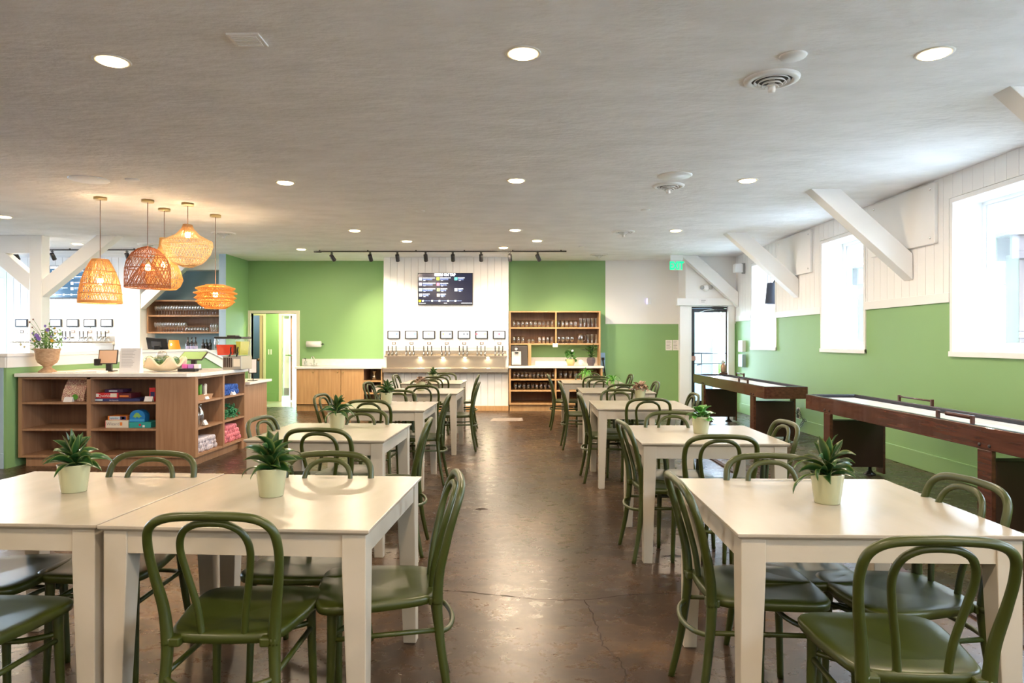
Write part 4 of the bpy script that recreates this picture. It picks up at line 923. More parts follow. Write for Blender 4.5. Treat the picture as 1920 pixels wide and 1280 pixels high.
tp = solo('countertop', MB().prism([(XH+.02, CY0-.035), (CX1-.08, CY0-.035), (CX1+.035, CY0+.06), (CX1+.035, CY1+.03), (XH+.02, CY1+.03)], .99, TZ, 'xy'), 'quartz', 'white quartz top lying on the oak cubby counter', 'countertop', (CX0, CY0, .99), bevel=.004)
lc = solo('low_counter', MB().box(CX1-.6, CX1, CY1+.002, 9.66, 0, .815), 'oak', 'lower plain oak counter end beyond the cubby counter', 'counter', (CX1-.3, CY1, 0))
solo('countertop', MB().box(CX1-.62, CX1+.05, CY1+.035, 9.72, .815, .85), 'quartz', 'white top on the lower oak counter end', 'countertop', (CX1-.3, CY1+.03, .815), bevel=.004)
def card(px, py, y, w_, h_, lab, x=None, rz=0):
    p = at_y(px, py, y) if x is None else at_x(px, py, x)
    if x is None: mb = MB().prism([(p.y, p.z), (p.y+.05, p.z), (p.y+.03, p.z+h_)], p.x-w_/2, p.x+w_/2, 'yz')
    else: mb = MB().prism([(p.x, p.z), (p.x-.05, p.z), (p.x-.03, p.z+h_)], p.y-w_/2, p.y+w_/2, 'xz')
    return solo('price_card', mb, 'paper', lab, 'card', p, 'small white tent cards in the cubbies')
S1, S2, S3 = .7125, .4195, .1265
def onshelf(px, y, z): p = at_y(px, 760, y); return Vector((p.x, y, z))
# top left bay
p0 = onshelf(114, 7.60, S1); p1 = onshelf(158, 7.60, S1)
M['stick'] = noisy(mat('mixed_sticker_print', (.5, .4, .3), .3, coat=.4), (.80, .68, .50), (.42, .16, .16), (1, 1, 1), 110, 3, .44, .54)
q = MB(); rings = []
for i in range(7):
    t = i/6; z = S1+.250*t; d = .032*math.sin(math.pi*min(.95, t*.9+.08))+.004; xo = .03*t
    rings.append([(p0.x+xo+.012*t, 7.62+.06*t-d, z), (p1.x-.01+xo, 7.62+.06*t-d, z), (p1.x-.01+xo, 7.62+.06*t+d, z), (p0.x+xo+.012*t, 7.62+.06*t+d, z)])
bag = solo('toy_bag', q.loft(rings, False), 'stick', 'clear bag of small multicoloured pieces, top left cubby', 'bag', ((p0.x+p1.x)/2, 7.62, S1))
build('header', MB().box(p0.x+.03, p1.x, 7.676, 7.684, S1+.255, S1+.27), 'pane', bag)
build('green_logo', MB().lathe([(.001, 0), (.03, .0), (.032, .004)], 14, ((p0.x+p1.x)/2+.05, 7.57, S1+.05), axis='y'), 'leaff', bag)
p = onshelf(107, 7.66, S1); solo('acrylic_stand', MB().box(p.x-.02, p.x-.016, 7.60, 7.76, S1, S1+.19).box(p.x-.016, p.x+.06, 7.60, 7.76, S1, S1+.004), 'pane', 'clear acrylic stand left of the bag of pieces', 'stand', p)
card(126, 753.5, 7.52, .095, .055, 'small white card before the bag of pieces, top left cubby')
card(277, 752.5, 7.53, .09, .055, 'small white card at the right of the top right cubby')
def gbox(nm, lab, px0, px1, y0, dp, z, h, m, group='boxed games in the cubbies', face=None, tx=None, tm='paper'):
    a, b = onshelf(px0, y0, z), onshelf(px1, y0, z)
    o = solo(nm, MB().box(a.x, b.x, y0, y0+dp, z, z+h), m, lab, 'game box', ((a.x+b.x)/2, y0, z), group, .002)
    if face:
        for u0, u1, v0, v1, fm in face: build('print', MB().box(a.x+(b.x-a.x)*u0, a.x+(b.x-a.x)*u1, y0-.002, y0, z+h*v0, z+h*v1), fm, o)
    if tx: text(tx[0], a.x+(b.x-a.x)*tx[1], y0-.0035, z+h*tx[2], h*tx[3], tm, o)
    return o
M['navy'] = mat('navy_card', (.03, .04, .15), .4); M['red'] = mat('red_card', (.60, .03, .04), .4); M['purp'] = mat('dark_purple_card', (.05, .02, .07), .4); M['dkred'] = mat('dark_red_card', (.12, .02, .03), .4)
M['cream'] = mat('cream_card', (.74, .70, .60), .5); M['teal'] = mat('teal_card', (.03, .36, .36), .4); M['tblue'] = mat('bright_blue_tin', (.02, .22, .62), .3); M['lime'] = mat('lime_print', (.25, .50, .12), .5)
M['orange'] = mat('orange_print', (.80, .25, .05), .5); M['ltblue'] = mat('light_blue_print', (.55, .70, .80), .5)
gbox('board_game', 'flat navy game box at the bottom of the top right cubby stack', 173, 262, 7.58, .26, S1, .033, 'navy', face=[(.03, .22, .2, .8, 'ltblue')], tx=('the big puzzle', .46, .25, .4))
gbox('board_game', 'bright red game box with white lettering lying on the navy box', 180, 221, 7.59, .22, S1+.0335, .062, 'red', face=[(.0, .12, .25, .85, 'paper'), (.66, .95, .2, .9, 'cream')], tx=('Qwirkle', .40, .25, .5))
gbox('board_game', 'very dark red game box beside the red one on the navy box', 222, 246, 7.60, .2, S1+.0335, .055, 'dkred', face=[(.1, .8, .3, .6, 'orange')])
gbox('board_game', 'small dark purple box topmost in the top right cubby', 196, 230, 7.62, .18, S1+.096, .036, 'purp', face=[(.25, .7, .3, .65, 'ltblue')])
gbox('toy_box', 'small red and blue upright box at the right end, top cubby', 280, 291, 7.60, .10, S1, .15, 'red', face=[(.2, .9, .35, .7, 'navy'), (.1, .5, .0, .3, 'cream')])
gbox('board_game', 'cream game box with grey script lettering in the middle cubby', 197.5, 240.5, 7.58, .24, S2, .082, 'cream', face=[(0, .012, 0, 1, 'red'), (.64, .74, .3, .75, 'orange')], tx=('Wizard', .34, .35, .42), tm='ink')
gbox('board_game', 'small orange, white and blue box on the cream game box', 202, 237, 7.60, .18, S2+.0825, .047, 'orange', face=[(.1, .66, .15, .9, 'ltblue'), (.68, .98, .1, .9, 'navy'), (.76, .9, .25, .75, 'lime')], tx=('splendor', .36, .3, .4), tm='purp')
gbox('board_game', 'flat teal game box in the middle cubby', 242, 283, 7.58, .25, S2, .062, 'teal', face=[(.45, .55, .3, .7, 'red'), (.62, .72, .1, .5, 'paper')])
a, b = onshelf(242.5, 7.6, 0), onshelf(272, 7.6, 0); z = S2+.0625; cxm = (a.x+b.x)/2; hw_ = (b.x-a.x)/2
pts = [(a.x+.006, z), (b.x-.006, z), (b.x, z+.06)]+[(cxm+hw_*math.cos(t), z+.06+.075*math.sin(t)) for t in [math.pi*k/10 for k in range(1, 10)]]+[(a.x, z+.06)]
lb = solo('lunch_tin', MB().prism(pts, 7.60, 7.70), 'tblue', 'bright blue round-topped tin with a green lizard shape, on the teal box', 'tin', (cxm, 7.6, z), bevel=.004)
build('creature_print', MB().prism([(cxm-.05, z+.055), (cxm-.03, z+.085), (cxm-.01, z+.105), (cxm+.015, z+.10), (cxm+.035, z+.075), (cxm+.055, z+.06), (cxm+.03, z+.055), (cxm+.02, z+.04), (cxm+.01, z+.055), (cxm-.01, z+.055), (cxm-.02, z+.04), (cxm-.03, z+.055)], 7.597, 7.5995), 'lime', lb)
build('band', MB().box(a.x+.004, b.x-.004, 7.596, 7.5995, z+.005, z+.032), mat('mid_blue_print', (.05, .35, .75), .4), lb)
# side cubbies (looking along x): x runs inwards from CX1
def sx(px, z): return at_x(px, 760, CX1).y
def rolls(nm, lab, y0, y1, z, m, r, rows_, n, group):
    k = 0
    for rw in range(rows_):
        for i in range(n-rw):
            y = y0+r+(i+rw*.5)*(y1-y0-2*r)/max(n-1, 1)
            c = Vector((CX1-.02-rnd.uniform(0, .03), y, z+r+rw*r*1.7))
            mb = MB().tube([c, c+Vector((-.002, 0, 0))-Vector((.0, 0, 0)), c-Vector((.16, 0, 0)), c-Vector((.17, 0, 0))], [r*.75, r, r, r*.7], 9)
            o = solo(nm, mb, m, lab % (ORD[i], ORD[rw]), 'cloth', c, group); k += 1
            ring = MB(); 
            for q_ in (.55, .28): ring.tube([(c.x+.004, c.y+r*q_*math.cos(t), c.z+r*q_*math.sin(t)) for t in [i_*.785 for i_ in range(8)]], .0035, 4, closed=True)
            build('roll_edge', ring, m, o)
M['wcloth'] = mat('lilac_white_cloth', (.70, .66, .74), .9); M['pcloth'] = mat('pink_cloth', (.85, .30, .36), .9); M['bcloth'] = mat('blue_cloth', (.06, .16, .52), .8); M['gmesh'] = mat('green_netting', (.04, .26, .11), .7)
Y1a, Y1b = CY0+.06, yb-.03; Y2a, Y2b = yc+.03, yd-.05
rolls('rolled_towel', 'white rolled cloth, %s from the left in the %s layer, bottom cubby', Y1a, Y1b-.05, S3, 'wcloth', .030, 3, 8, 'white rolled cloths')
rolls('rolled_towel', 'pink rolled cloth, %s from the left in the %s layer, bottom cubby', Y2a-.02, Y2b, S3, 'pcloth', .030, 4, 8, 'pink rolled cloths')
rolls('bundled_cloth', 'blue bundled cloth, %s from the left in the %s layer, top cubby', Y2a, Y2b-.05, S1, 'bcloth', .036, 2, 6, 'blue bundled cloths')
mb = MB()
for i in range(70):
    y = rnd.uniform(Y2a, Y2b-.03); h = .17*math.sin(math.pi*(y-Y2a+.05)/(Y2b-Y2a+.12)); c = Vector((CX1-.03-rnd.uniform(0, .14), y, S2+rnd.uniform(.0, 1)*h))
    pts = [c+Vector((rnd.uniform(-.03, .02), rnd.uniform(-.035, .035), rnd.uniform(-.01, .035))) for _ in range(6)]
    for q_ in pts: q_.z = max(q_.z, S2+.007)
    mb.tube(bez(pts, 3), .006, 4)
tag(build('netting_heap', mb, 'gmesh', None, (CX1-.1, (Y2a+Y2b)/2, S2)), 'heap of green netting in the middle side cubby', 'netting')['kind'] = 'stuff'
def sbottle(nm, label, c, h, r, m, group, cap=None, lab=None, cat='bottle'):
    t = thing(nm, label, cat, c, group=group)
    build('body', MB().lathe([(.001, 0), (r, 0), (r, h*.55), (r*.85, h*.64), (r*.36, h*.76), (r*.32, h*.93), (r*.36, h*.94), (r*.36, h*.97)], 14, c), m, t)
    if lab: build('paper_label', MB().lathe([(r+.001, h*.16), (r+.001, h*.46)], 14, c, capb=False), lab, t)
    if cap: build('stopper', MB().lathe([(.001, h*.93), (r*.40, h*.93), (r*.42, h*1.0), (.001, h*1.02)], 10, c), cap, t)
    return t
for i, (dy, dx) in enumerate(((.07, .06), (.20, .07), (.30, .12))): sbottle('glass_bottle', 'clear swing-top glass bottle, %s from the left in the side cubby' % ORD[i], Vector((CX1-dx, Y1a+dy, S2)), .25, .042, 'glass', 'clear bottles in the side cubby', 'chrome')
M['wicker'] = mat('tan_wicker', (.50, .28, .15), .7)
bk = thing('snack_basket', 'tan basket of bright packets in the top side cubby', 'basket', (CX1-.1, Y1a+.2, S1))
yy0, yy1 = Y1a+.0, Y1a+.42
q = MB(); q.loft([[(CX1-.20, yy0+.02, S1), (CX1-.03, yy0+.02, S1), (CX1-.03, yy1-.02, S1), (CX1-.20, yy1-.02, S1)], [(CX1-.22, yy0, S1+.06), (CX1-.015, yy0, S1+.06), (CX1-.015, yy1, S1+.06), (CX1-.22, yy1, S1+.06)]], False)
build('tray', q, 'wicker', bk)
for i, m_ in enumerate(('dkred', 'leaf', 'lime', 'leaff', 'purp', 'cream')):
    y = yy0+.05+.062*i; o = solo('snack_packet', MB().prism([(y-.025, S1+.06), (y+.03, S1+.06), (y+.035, S1+.165), (y+.01, S1+.18), (y-.03, S1+.15)], CX1-.12+.02*(i % 2), CX1-.095+.02*(i % 2), 'yz'), m_, '%s bright packet from the left in the side cubby basket' % ORD[i], 'packet', (CX1-.1, y, S1+.06), 'packets in the basket', .006)
card(390, 748, 0, .085, .06, 'white card before the packet basket', CX1+.0-.005); card(388, 796, 0, .08, .055, 'white card before the clear glass bottles', CX1-.005); card(441, 740, 0, .09, .05, 'white card before the blue cloths', CX1-.005)
# ---------------- on the counter
def on(px, y): p = at_y(px, 690, y); return Vector((p.x, y, TZ))
c = on(89, 7.72)
M['urn'] = noisy(mat('tan_ribbed_urn', (.45, .30, .18), .7), (.36, .225, .13), (.50, .34, .21), (20, 20, 60), 1.5)
ur = thing('footed_urn', 'tan ribbed footed urn on the left end of the counter', 'vase', c)
prof = [(.001, 0), (.088, 0), (.088, .012), (.06, .035), (.035, .055), (.045, .075), (.09, .11), (.108, .15), (.112, .20), (.125, .25), (.138, .268), (.130, .27), (.118, .25), (.10, .2)]
q = MB(); n = 48; rings = []
for r, z in prof: rings.append([Vector((c.x+(r+(.0035 if k % 2 and r > .03 else 0))*math.cos(2*math.pi*k/n), c.y+(r+(.0035 if k % 2 and r > .03 else 0))*math.sin(2*math.pi*k/n), c.z+z)) for k in range(n)])
q.loft(rings, True, False); build('bowl', q, 'urn', ur)
fw = thing('flower_arrangement', 'wild bouquet of purple, white and yellow flowers in the tan urn', 'flowers', (c.x, c.y, c.z+.2))
st = MB(); heads = []
rd = random.Random(5)
for i in range(46):
    a = rd.uniform(0, 6.28); sp = rd.uniform(.02, .20); hgt = rd.uniform(.06, .22)*(1.25-sp*2.2); b = Vector((c.x+math.cos(a)*.03, c.y+math.sin(a)*.03, c.z+.22)); e = Vector((c.x+math.cos(a)*sp, c.y+math.sin(a)*sp*.7, c.z+.27+hgt)); st.tube([b, b.lerp(e, .5)+Vector((0, 0, .02)), e], .0018, 4); heads.append((e, rd.choice(('pur', 'wht', 'yel', 'g', 'g', 'g', 'g', 'wht')), rd.uniform(.010, .02)))
for tx, tz in ((-.20, .30), (-.17, .24), (-.30, .045), (-.26, .02), (-.16, .33)):
    b = Vector((c.x, c.y, c.z+.25)); e = Vector((c.x+tx, c.y, c.z+.27+tz)); st.tube(bez([b, b.lerp(e, .5)+Vector((0, 0, .04)), e], 4), .0018, 4); heads.append((e, 'wht' if tz < .1 else 'brn', .013 if tz > .1 else .022))
heads += [(Vector((c.x-.06, c.y-.08, c.z+.41)), 'pur', .038), (Vector((c.x+.02, c.y-.02, c.z+.48)), 'pur', .028), (Vector((c.x+.11, c.y-.08, c.z+.36)), 'yel', .024), (Vector((c.x-.02, c.y-.1, c.z+.38)), 'pur', .03)]
build('stems', st, mat('flower_stem', (.12, .25, .06), .6), fw)
HM = {'pur': mat('violet_petals', (.30, .20, .62), .6), 'wht': mat('cream_petals', (.72, .70, .50), .6), 'yel': mat('yellow_petals', (.80, .50, .05), .6), 'g': mat('grey_green_foliage', (.16, .30, .08), .6), 'brn': mat('brown_seed_heads', (.30, .16, .12), .7)}
for e, k, s in heads:
    if k == 'g':
        q = MB()
        for j in range(7):
            u = Vector((rd.gauss(0, 1), rd.gauss(0, 1), rd.gauss(.4, 1))).normalized(); v = u.orthogonal().normalized(); b = e-Vector((0, 0, .02*j)); q.add([b, b+u*.02+v*.009, b+u*.045, b+u*.02-v*.009], [(0, 1, 2, 3)])
        build('foliage', q, HM[k], fw)
    else:
        q = MB(); q.ball(e, s*.35, 6)
        for j in range(9):
            a = j*.7; u = Vector((math.cos(a), -.4, math.sin(a))).normalized(); v = u.cross(Vector((0, 1, 0))).normalized(); q.add([e, e+u*s*.6+v*s*.3, e+u*s, e+u*s*.6-v*s*.3], [(0, 1, 2, 3)])
        build('bloom', q, HM[k], fw)
p = on(117, 7.75); solo('papers', MB().box(p.x-.09, p.x+.09, 7.68, 7.86, TZ, TZ+.006), 'paper', 'thin sheets of paper beside the urn', 'papers', p)
p = on(162, 7.75); pm = solo('papers', MB().loft([[(p.x-.17, 7.66, TZ), (p.x+.17, 7.66, TZ), (p.x+.17, 7.88, TZ), (p.x-.17, 7.88, TZ)], [(p.x-.16, 7.66, TZ+.008), (p.x+.17, 7.66, TZ+.014), (p.x+.17, 7.88, TZ+.012), (p.x-.16, 7.88, TZ+.008)], [(p.x-.02, 7.70, TZ+.022), (p.x+.03, 7.70, TZ+.024), (p.x+.03, 7.84, TZ+.022), (p.x-.02, 7.84, TZ+.022)]], False), 'paper', 'fanned pile of paper menus left of the payment tablet', 'papers', p)
def tilt_screen(nm, lab, c, w_, h_, th, face, mback, mfront, stand=True):
    t = thing(nm, lab, 'tablet', c)
    ry = Matrix.Translation(c) @ Matrix.Rotation(R(face), 4, 'Z') @ Matrix.Translation((0, 0, .17)) @ Matrix.Rotation(R(th), 4, 'X')
    o = build('casing', MB().box(-w_/2, w_/2, -.008, .008, -h_/2, h_/2).xf(ry), mback, t, bevel=.003)
    build('screen', MB().box(-w_/2+.01, w_/2-.01, -.010, -.008, -h_/2+.01, h_/2-.01).xf(ry), mfront, o)
    rz = Matrix.Translation(c) @ Matrix.Rotation(R(face), 4, 'Z')
    build('neck', MB().box(-.03, .03, .0, .05, .01, .17).xf(rz), 'black', t, bevel=.006)
    build('base', MB().box(-.09, .07, -.05, .09, 0, .012).xf(rz), 'black', t, bevel=.004)
    return t
M['tan'] = mat('painted_beige_reflection', (.50, .34, .24), .3)  # beige reflection put into the screen's base colour
c = on(203, 7.95); t = tilt_screen('payment_tablet', 'payment tablet with painted beige reflection on a black stand beside the white menu card', c, .21, .17, -12, 8, 'black', 'tan')
build('swipe_dock', MB().box(c.x-.13, c.x-.07, 7.88, 7.96, TZ+.07, TZ+.15), 'black', t, bevel=.01)
# standing menu card
a, b = on(223, 7.58), on(261.5, 7.58)
mc = solo('menu_card', MB().prism([(7.58, TZ), (7.66, TZ), (7.64, TZ+.275), (7.61, TZ+.275)], a.x, b.x, 'yz'), 'paper', 'tall white standing menu card printed with grey lines', 'sign', ((a.x+b.x)/2, 7.6, TZ))
for i in range(12):
    z = TZ+.255-.017*i-(.0 if i else 0); t_ = (z-TZ)/.275; y = 7.58+.03*t_-.0015
    build('text_line', MB().box(a.x+.02, a.x+.02+rnd.uniform(.08, .17), y, y+.001, z-.003, z), 'ink', mc)
# giant clam shell with glass floats
c = on(305, 7.95); FZ = .025
sh = thing('clam_shell', 'large cream wavy clam shell bowl on the counter', 'bowl', c)
def shell(th, sc_, dz):
    rings = []
    n = 60
    for j in range(9):
        t = j/8; ring = []
        for k in range(n):
            a = 2*math.pi*k/n; wv_ = math.cos(7*a)*t**2; r = t**.6
            ring.append((c.x+math.cos(a)*(.27*sc_)*r*(1+.05*wv_), c.y+math.sin(a)*.19*sc_*r*(1+.05*wv_), c.z+dz+.005+.105*t**1.8+.050*wv_*t))
        rings.append(ring)
    return rings
r1 = shell(0, 1, .0); r2 = shell(0, .93, .022)
build('shell', MB().loft(r1+r2[::-1], True, False), mat('cream_shell', (.72, .62, .45), .45), sh)
for i, (dx, dy, dz, r) in enumerate(((-.14, -.02, .10, .055), (-.03, -.07, .09, .058), (.08, -.06, .09, .050), (.15, 0, .10, .048), (.02, .05, .10, .060), (-.08, .07, .09, .05))):
    o = solo('glass_float', MB().ball(c+Vector((dx, dy, dz+FZ)), r, 14), 'wglass', '%s green glass float ball from the left in the clam shell' % ORD[[0, 2, 4, 5, 3, 1][i]], 'glass ball', c+Vector((dx, dy, dz-r)), 'glass floats in the clam shell')
    rp = MB()
    for ax in range(2): rp.tube([c+Vector((dx, dy, dz+FZ))+Vector((math.cos(q_)*r*1.02, math.sin(q_)*r*1.02, 0) if ax else (math.cos(q_)*r*1.02, 0, math.sin(q_)*r*1.02)) for q_ in [k*.449 for k in range(14)]], .0025, 4, closed=True)
    build('cord_net', rp, HM['g'], o)
o = solo('glass_float', MB().ball(c+Vector((-.01, 0, .20)), .05, 14, (1.2, 1, .8)), 'glass', 'clear glass float ball topmost on the clam shell pile', 'glass ball', c+Vector((-.01, 0, .16)), 'glass floats in the clam shell')
c = on(352, 7.95)
solo('snack_pack', MB().box(c.x-.10, c.x+.11, 7.90, 8.0, TZ, TZ+.035), 'black', 'flat black packet beside the clam shell', 'packet', c, bevel=.01)
for i, cc in enumerate(((.75, .15, .45), (.45, .2, .6), (.8, .75, .8))): solo('candy_pack', MB().box(c.x-.06+.07*i, c.x+.0+.07*i, 7.93, 7.99, TZ+.0355, TZ+.085), mat('packet_%s' % ('pink', 'violet', 'pale')[i], cc, .3), ('pink', 'violet', 'pale')[i]+' small packet on the black packet beside the clam shell', 'packet', c+Vector((.07*i, 0, .035)), 'small bright packets beside the clam shell', .004)
c = on(372, 8.15); g = solo('tumbler_box', MB().box(c.x-.03, c.x+.035, 8.1, 8.17, TZ, TZ+.075), 'pane', 'small clear plastic cup holder beside the bright packets', 'holder', c)
# tablet with its reflection painted green, and till screen farther back
c = on(362, 8.45); t = tilt_screen('till_tablet', 'tilted tablet with painted green reflection behind the clam shell', c, .30, .20, -62, 0, 'black', 'green')
bt = thing('back_bar_counter', 'white-topped back bar counter under the blue alcove', 'counter', (at_y(345, 0, 13.6).x, 13.6, 0))
bx0, bx1 = LX1+.01, PX0-.01
build('body', MB().box(bx0, bx1, 13.62, YB-.02, 0, 1.17), 'white', bt); build('top', MB().box(bx0, bx1, 13.58, YB-.02, 1.17, 1.21), 'quartz', bt)
# till terminal standing on a stub counter behind the half wall
kx = at_y(295, 0, 11.2).x
kc = solo('till_counter', MB().box(kx-.6, XH-.17, 10.9, 11.7, 0, 1.12), 'white', 'white counter carrying the till behind the half wall', 'counter', (kx, 11.2, 0))
c = Vector((kx, 11.2, 1.12)); t = thing('till_screen', 'black till monitor seen from behind, above the clam shell', 'monitor', c)
ry = Matrix.Translation(c+Vector((0, 0, .22))) @ Matrix.Rotation(R(-12), 4, 'Z') @ Matrix.Rotation(R(18), 4, 'X') @ Matrix.Rotation(R(4), 4, 'Y')
build('casing', MB().box(-.19, .19, -.012, .012, -.10, .10).xf(ry), 'black', t, bevel=.006); build('mount', MB().box(-.09, .09, -.03, -.012, -.05, .05).xf(ry), mat('charcoal_plastic', (.06, .06, .065), .4), t, bevel=.006)
build('neck', MB().box(c.x-.04, c.x+.06, 11.16, 11.24, c.z, c.z+.2), 'black', t, bevel=.01); build('base', MB().box(c.x-.25, c.x+.26, 11.05, 11.3, c.z, c.z+.03), 'black', t, bevel=.006)
# orange table lamp, wine bottles
M['lampshade'] = mat('orange_lit_shade', (.45, .13, .02), .6, emit=(1.0, .32, .02), es=.42)
zb = 1.21; c = Vector((at_y(326, 640, 13.75).x, 13.75, zb)); t = thing('table_lamp', 'small glowing orange pleated lamp on the back bar', 'table lamp', c)
q = MB(); n = 32; q.loft([[(c.x+(r+(.006 if k % 2 else 0))*math.cos(2*math.pi*k/n), c.y+(r+(.006 if k % 2 else 0))*math.sin(2*math.pi*k/n), c.z+z) for k in range(n)] for r, z in ((.12, .0), (.115, .05), (.095, .13), (.085, .20))], True, False)
build('shade', q, 'lampshade', t); build('bulb', MB().ball(c+Vector((0, -.105, .11)), .016, 8), 'bulb', t)
M['wine'] = mat('dark_wine_bottle', (.010, .008, .012), .12, coat=.5); M['wlab'] = mat('lilac_wine_label', (.42, .40, .58), .6)
for i, px in enumerate((352, 359.5, 366)):
    c = Vector((at_y(px, 650, 11.6).x, 11.60, 1.1205)); 
shf = solo('display_ledge', MB().box(at_y(343, 0, 11.6).x, XH-.18, 11.705, 11.9, 0, 1.18), 'white', 'narrow white ledge carrying three labelled wine bottles', 'ledge', (XH-.4, 11.75, 0))
for i, px in enumerate((352.3, 359.7, 366.6)):
    c = Vector((at_y(px, 650, 11.8).x, 11.80, 1.18)); sbottle('wine_bottle', '%s dark wine bottle with lilac label on the nearer ledge' % ORD[i], c, .27, .036, 'wine', 'labelled wine bottles', 'wine', 'wlab')
for i, px in enumerate((381, 387.5, 394)):
    c = Vector((at_y(px, 650, 13.7).x, 13.7, zb)); sbottle('wine_bottle', '%s small dark bottle from the left on the back bar' % ORD[i], c, .21, .034, 'wine', 'dark bottles on the back bar', 'wine')
c = Vector((at_y(406, 650, 13.65).x, 13.65, zb)); solo('water_jug', MB().lathe([(.001, 0), (.05, 0), (.055, .14), (.04, .22), (.048, .25)], 16, c), 'glass', 'clear glass jug at the right end of the back bar', 'jug', c)
# beverage dispenser
c = Vector((at_y(437, 690, 8.65).x, 8.65, TZ)); t = thing('drink_dispenser', 'twin chilled drink dispenser with red and yellow juice on the counter', 'drink dispenser', c)
X_ = lambda px: at_y(px, 660, 8.6).x; Z_ = lambda py: at_y(437, py, 8.6).z
build('base', MB().box(X_(427), X_(461), 8.45, 8.80, TZ, Z_(667)), mat('stainless_base', (.42, .42, .38), .35, .7), t, bevel=.006)
for i in range(5): build('louvre', MB().box(X_(429)+.022*i, X_(429)+.012+.022*i, 8.445, 8.45, TZ+.03, Z_(670)), 'dark', t)
build('front_sticker', MB().box(X_(447), X_(459), 8.445, 8.45, Z_(686), Z_(672)), 'cream', t)
M['redjuice'] = mat('red_juice', (.75, .07, .03), .12, coat=.5); M['yeljuice'] = mat('yellow_green_juice', (.62, .62, .10), .15, coat=.5)
def tank(x0, x1, m, zj, lab):
    b = build(lab, MB().loft([[(x0+.02, 8.45, Z_(666)), (x1-.02, 8.45, Z_(666)), (x1-.02, 8.72, Z_(666)), (x0+.02, 8.72, Z_(666))], [(x0, 8.43, Z_(635)), (x1, 8.43, Z_(635)), (x1, 8.74, Z_(635)), (x0, 8.74, Z_(635))]], False), 'pane', t, bevel=.008)
    f = (Z_(zj)-Z_(666))/(Z_(635)-Z_(666))
    build('juice', MB().loft([[(x0+.026, 8.456, Z_(665)), (x1-.026, 8.456, Z_(665)), (x1-.026, 8.714, Z_(665)), (x0+.026, 8.714, Z_(665))], [(x0+.026-.018*f, 8.445, Z_(zj)), (x1-.026+.018*f, 8.445, Z_(zj)), (x1-.026+.018*f, 8.725, Z_(zj)), (x0+.026-.018*f, 8.725, Z_(zj))]], False), m, b)
    xs_ = x1-.035
    build('spout', MB().tube(bez([(xs_, 8.43, Z_(661)), (xs_+.006, 8.395, Z_(656)), (xs_+.018, 8.385, Z_(650))], 3), [.008]*7, 6).tube([(xs_, 8.43, Z_(661)), (xs_-.008, 8.395, Z_(667))], .011, 6), 'black', b)
tank(X_(413.5), X_(449), 'redjuice', 646, 'red_juice_tank'); tank(X_(450), X_(462), 'yeljuice', 640, 'yellow_juice_tank')
build('lid', MB().box(X_(412.5), X_(463), 8.42, 8.75, Z_(635), Z_(631)), 'black', t, bevel=.008).modifiers['bevel'].segments = 3
build('lid_handle', MB().box(X_(430), X_(446), 8.52, 8.66, Z_(631), Z_(628.5)), 'black', t, bevel=.006)
# small framed sign on the low counter
c = Vector((at_y(474, 700, 9.2).x, 9.2, .85)); t = thing('sign_stand', 'small black-framed white sign on the low counter end', 'sign', c)
ry = Matrix.Translation(c) @ Matrix.Rotation(R(15), 4, 'Z')
build('frame', MB().box(-.055, .055, -.006, .006, .10, .30).xf(ry), 'black', t); build('sheet', MB().box(-.045, .045, -.008, -.006, .11, .29).xf(ry), 'paper', t)
build('stem', MB().tube([(c.x, c.y+.01, .85), (c.x, c.y+.01, .96)], .005, 6).box(c.x-.06, c.x+.06, c.y-.03, c.y+.03, .85, .856), 'black', t)
# ================================================================== wall shelves with glasses, left alcove
def gl(nm, prof, m='glass', n=14): return (nm, prof, m, n)
G = {'wine_glass': [(.001, 0), (.032, 0), (.032, .003), (.005, .008), (.004, .075), (.02, .09), (.036, .12), (.036, .15), (.030, .185)],
     'pint_glass': [(.001, 0), (.031, 0), (.033, .06), (.042, .145), (.0405, .145), (.031, .06), (.029, .008), (.001, .008)],
     'tumbler': [(.001, 0), (.031, 0), (.036, .095), (.0345, .095), (.029, .010), (.001, .010)],
     'pilsner_glass': [(.001, 0), (.036, 0), (.036, .006), (.022, .02), (.026, .08), (.040, .17), (.041, .20), (.0395, .20), (.025, .085), (.018, .03), (.001, .025)],
     'snifter_glass': [(.001, 0), (.034, 0), (.034, .004), (.007, .012), (.007, .03), (.03, .05), (.045, .085), (.042, .115), (.034, .14), (.033, .14), (.041, .113), (.043, .085), (.029, .053), (.001, .035)],
     'flute': [(.001, 0), (.026, 0), (.026, .003), (.005, .008), (.02, .03), (.026, .10), (.027, .14)]}
PR = {}
def glass(nm, p, label, group, s=1.0):
    if nm not in PR:
        o = solo(nm, MB().lathe(G[nm], 14, p), 'glass', label, 'glass', p, group); PR[nm] = o
    else:
        o = PR[nm].copy(); COL.objects.link(o); o.location = p; o['label'] = label; o['group'] = group
    o.scale = (s, s, s); return o
ySA = YB-.02
ax0, ax1 = LX1+.012, PX0-.006
za, zm_, zc = 1.545, 1.885, 2.225
sf = thing('alcove_shelf', 'oak wall shelf of wine glasses in the blue alcove', 'shelf', (ax0, ySA, za))
build('side_panel', MB().box(ax0, ax0+.03, ySA-.34, ySA, za, zc), 'oak', sf); build('back_panel', MB().box(ax0, ax1, ySA-.015, ySA, za, zc), 'oakback', sf)
for z in (za, zm_, zc-.03): build('shelf_board', MB().box(ax0+.03, ax1, ySA-.34, ySA-.015, z, z+.03), 'oak', sf)
def rowg(nm, pxs, y, z, lab, group, s=1.0):
    for i, px in enumerate(pxs): glass(nm, Vector((at_y(px, 640, y).x, y, z)), '%s %s' % (ORD[i % 25], lab), group, s)
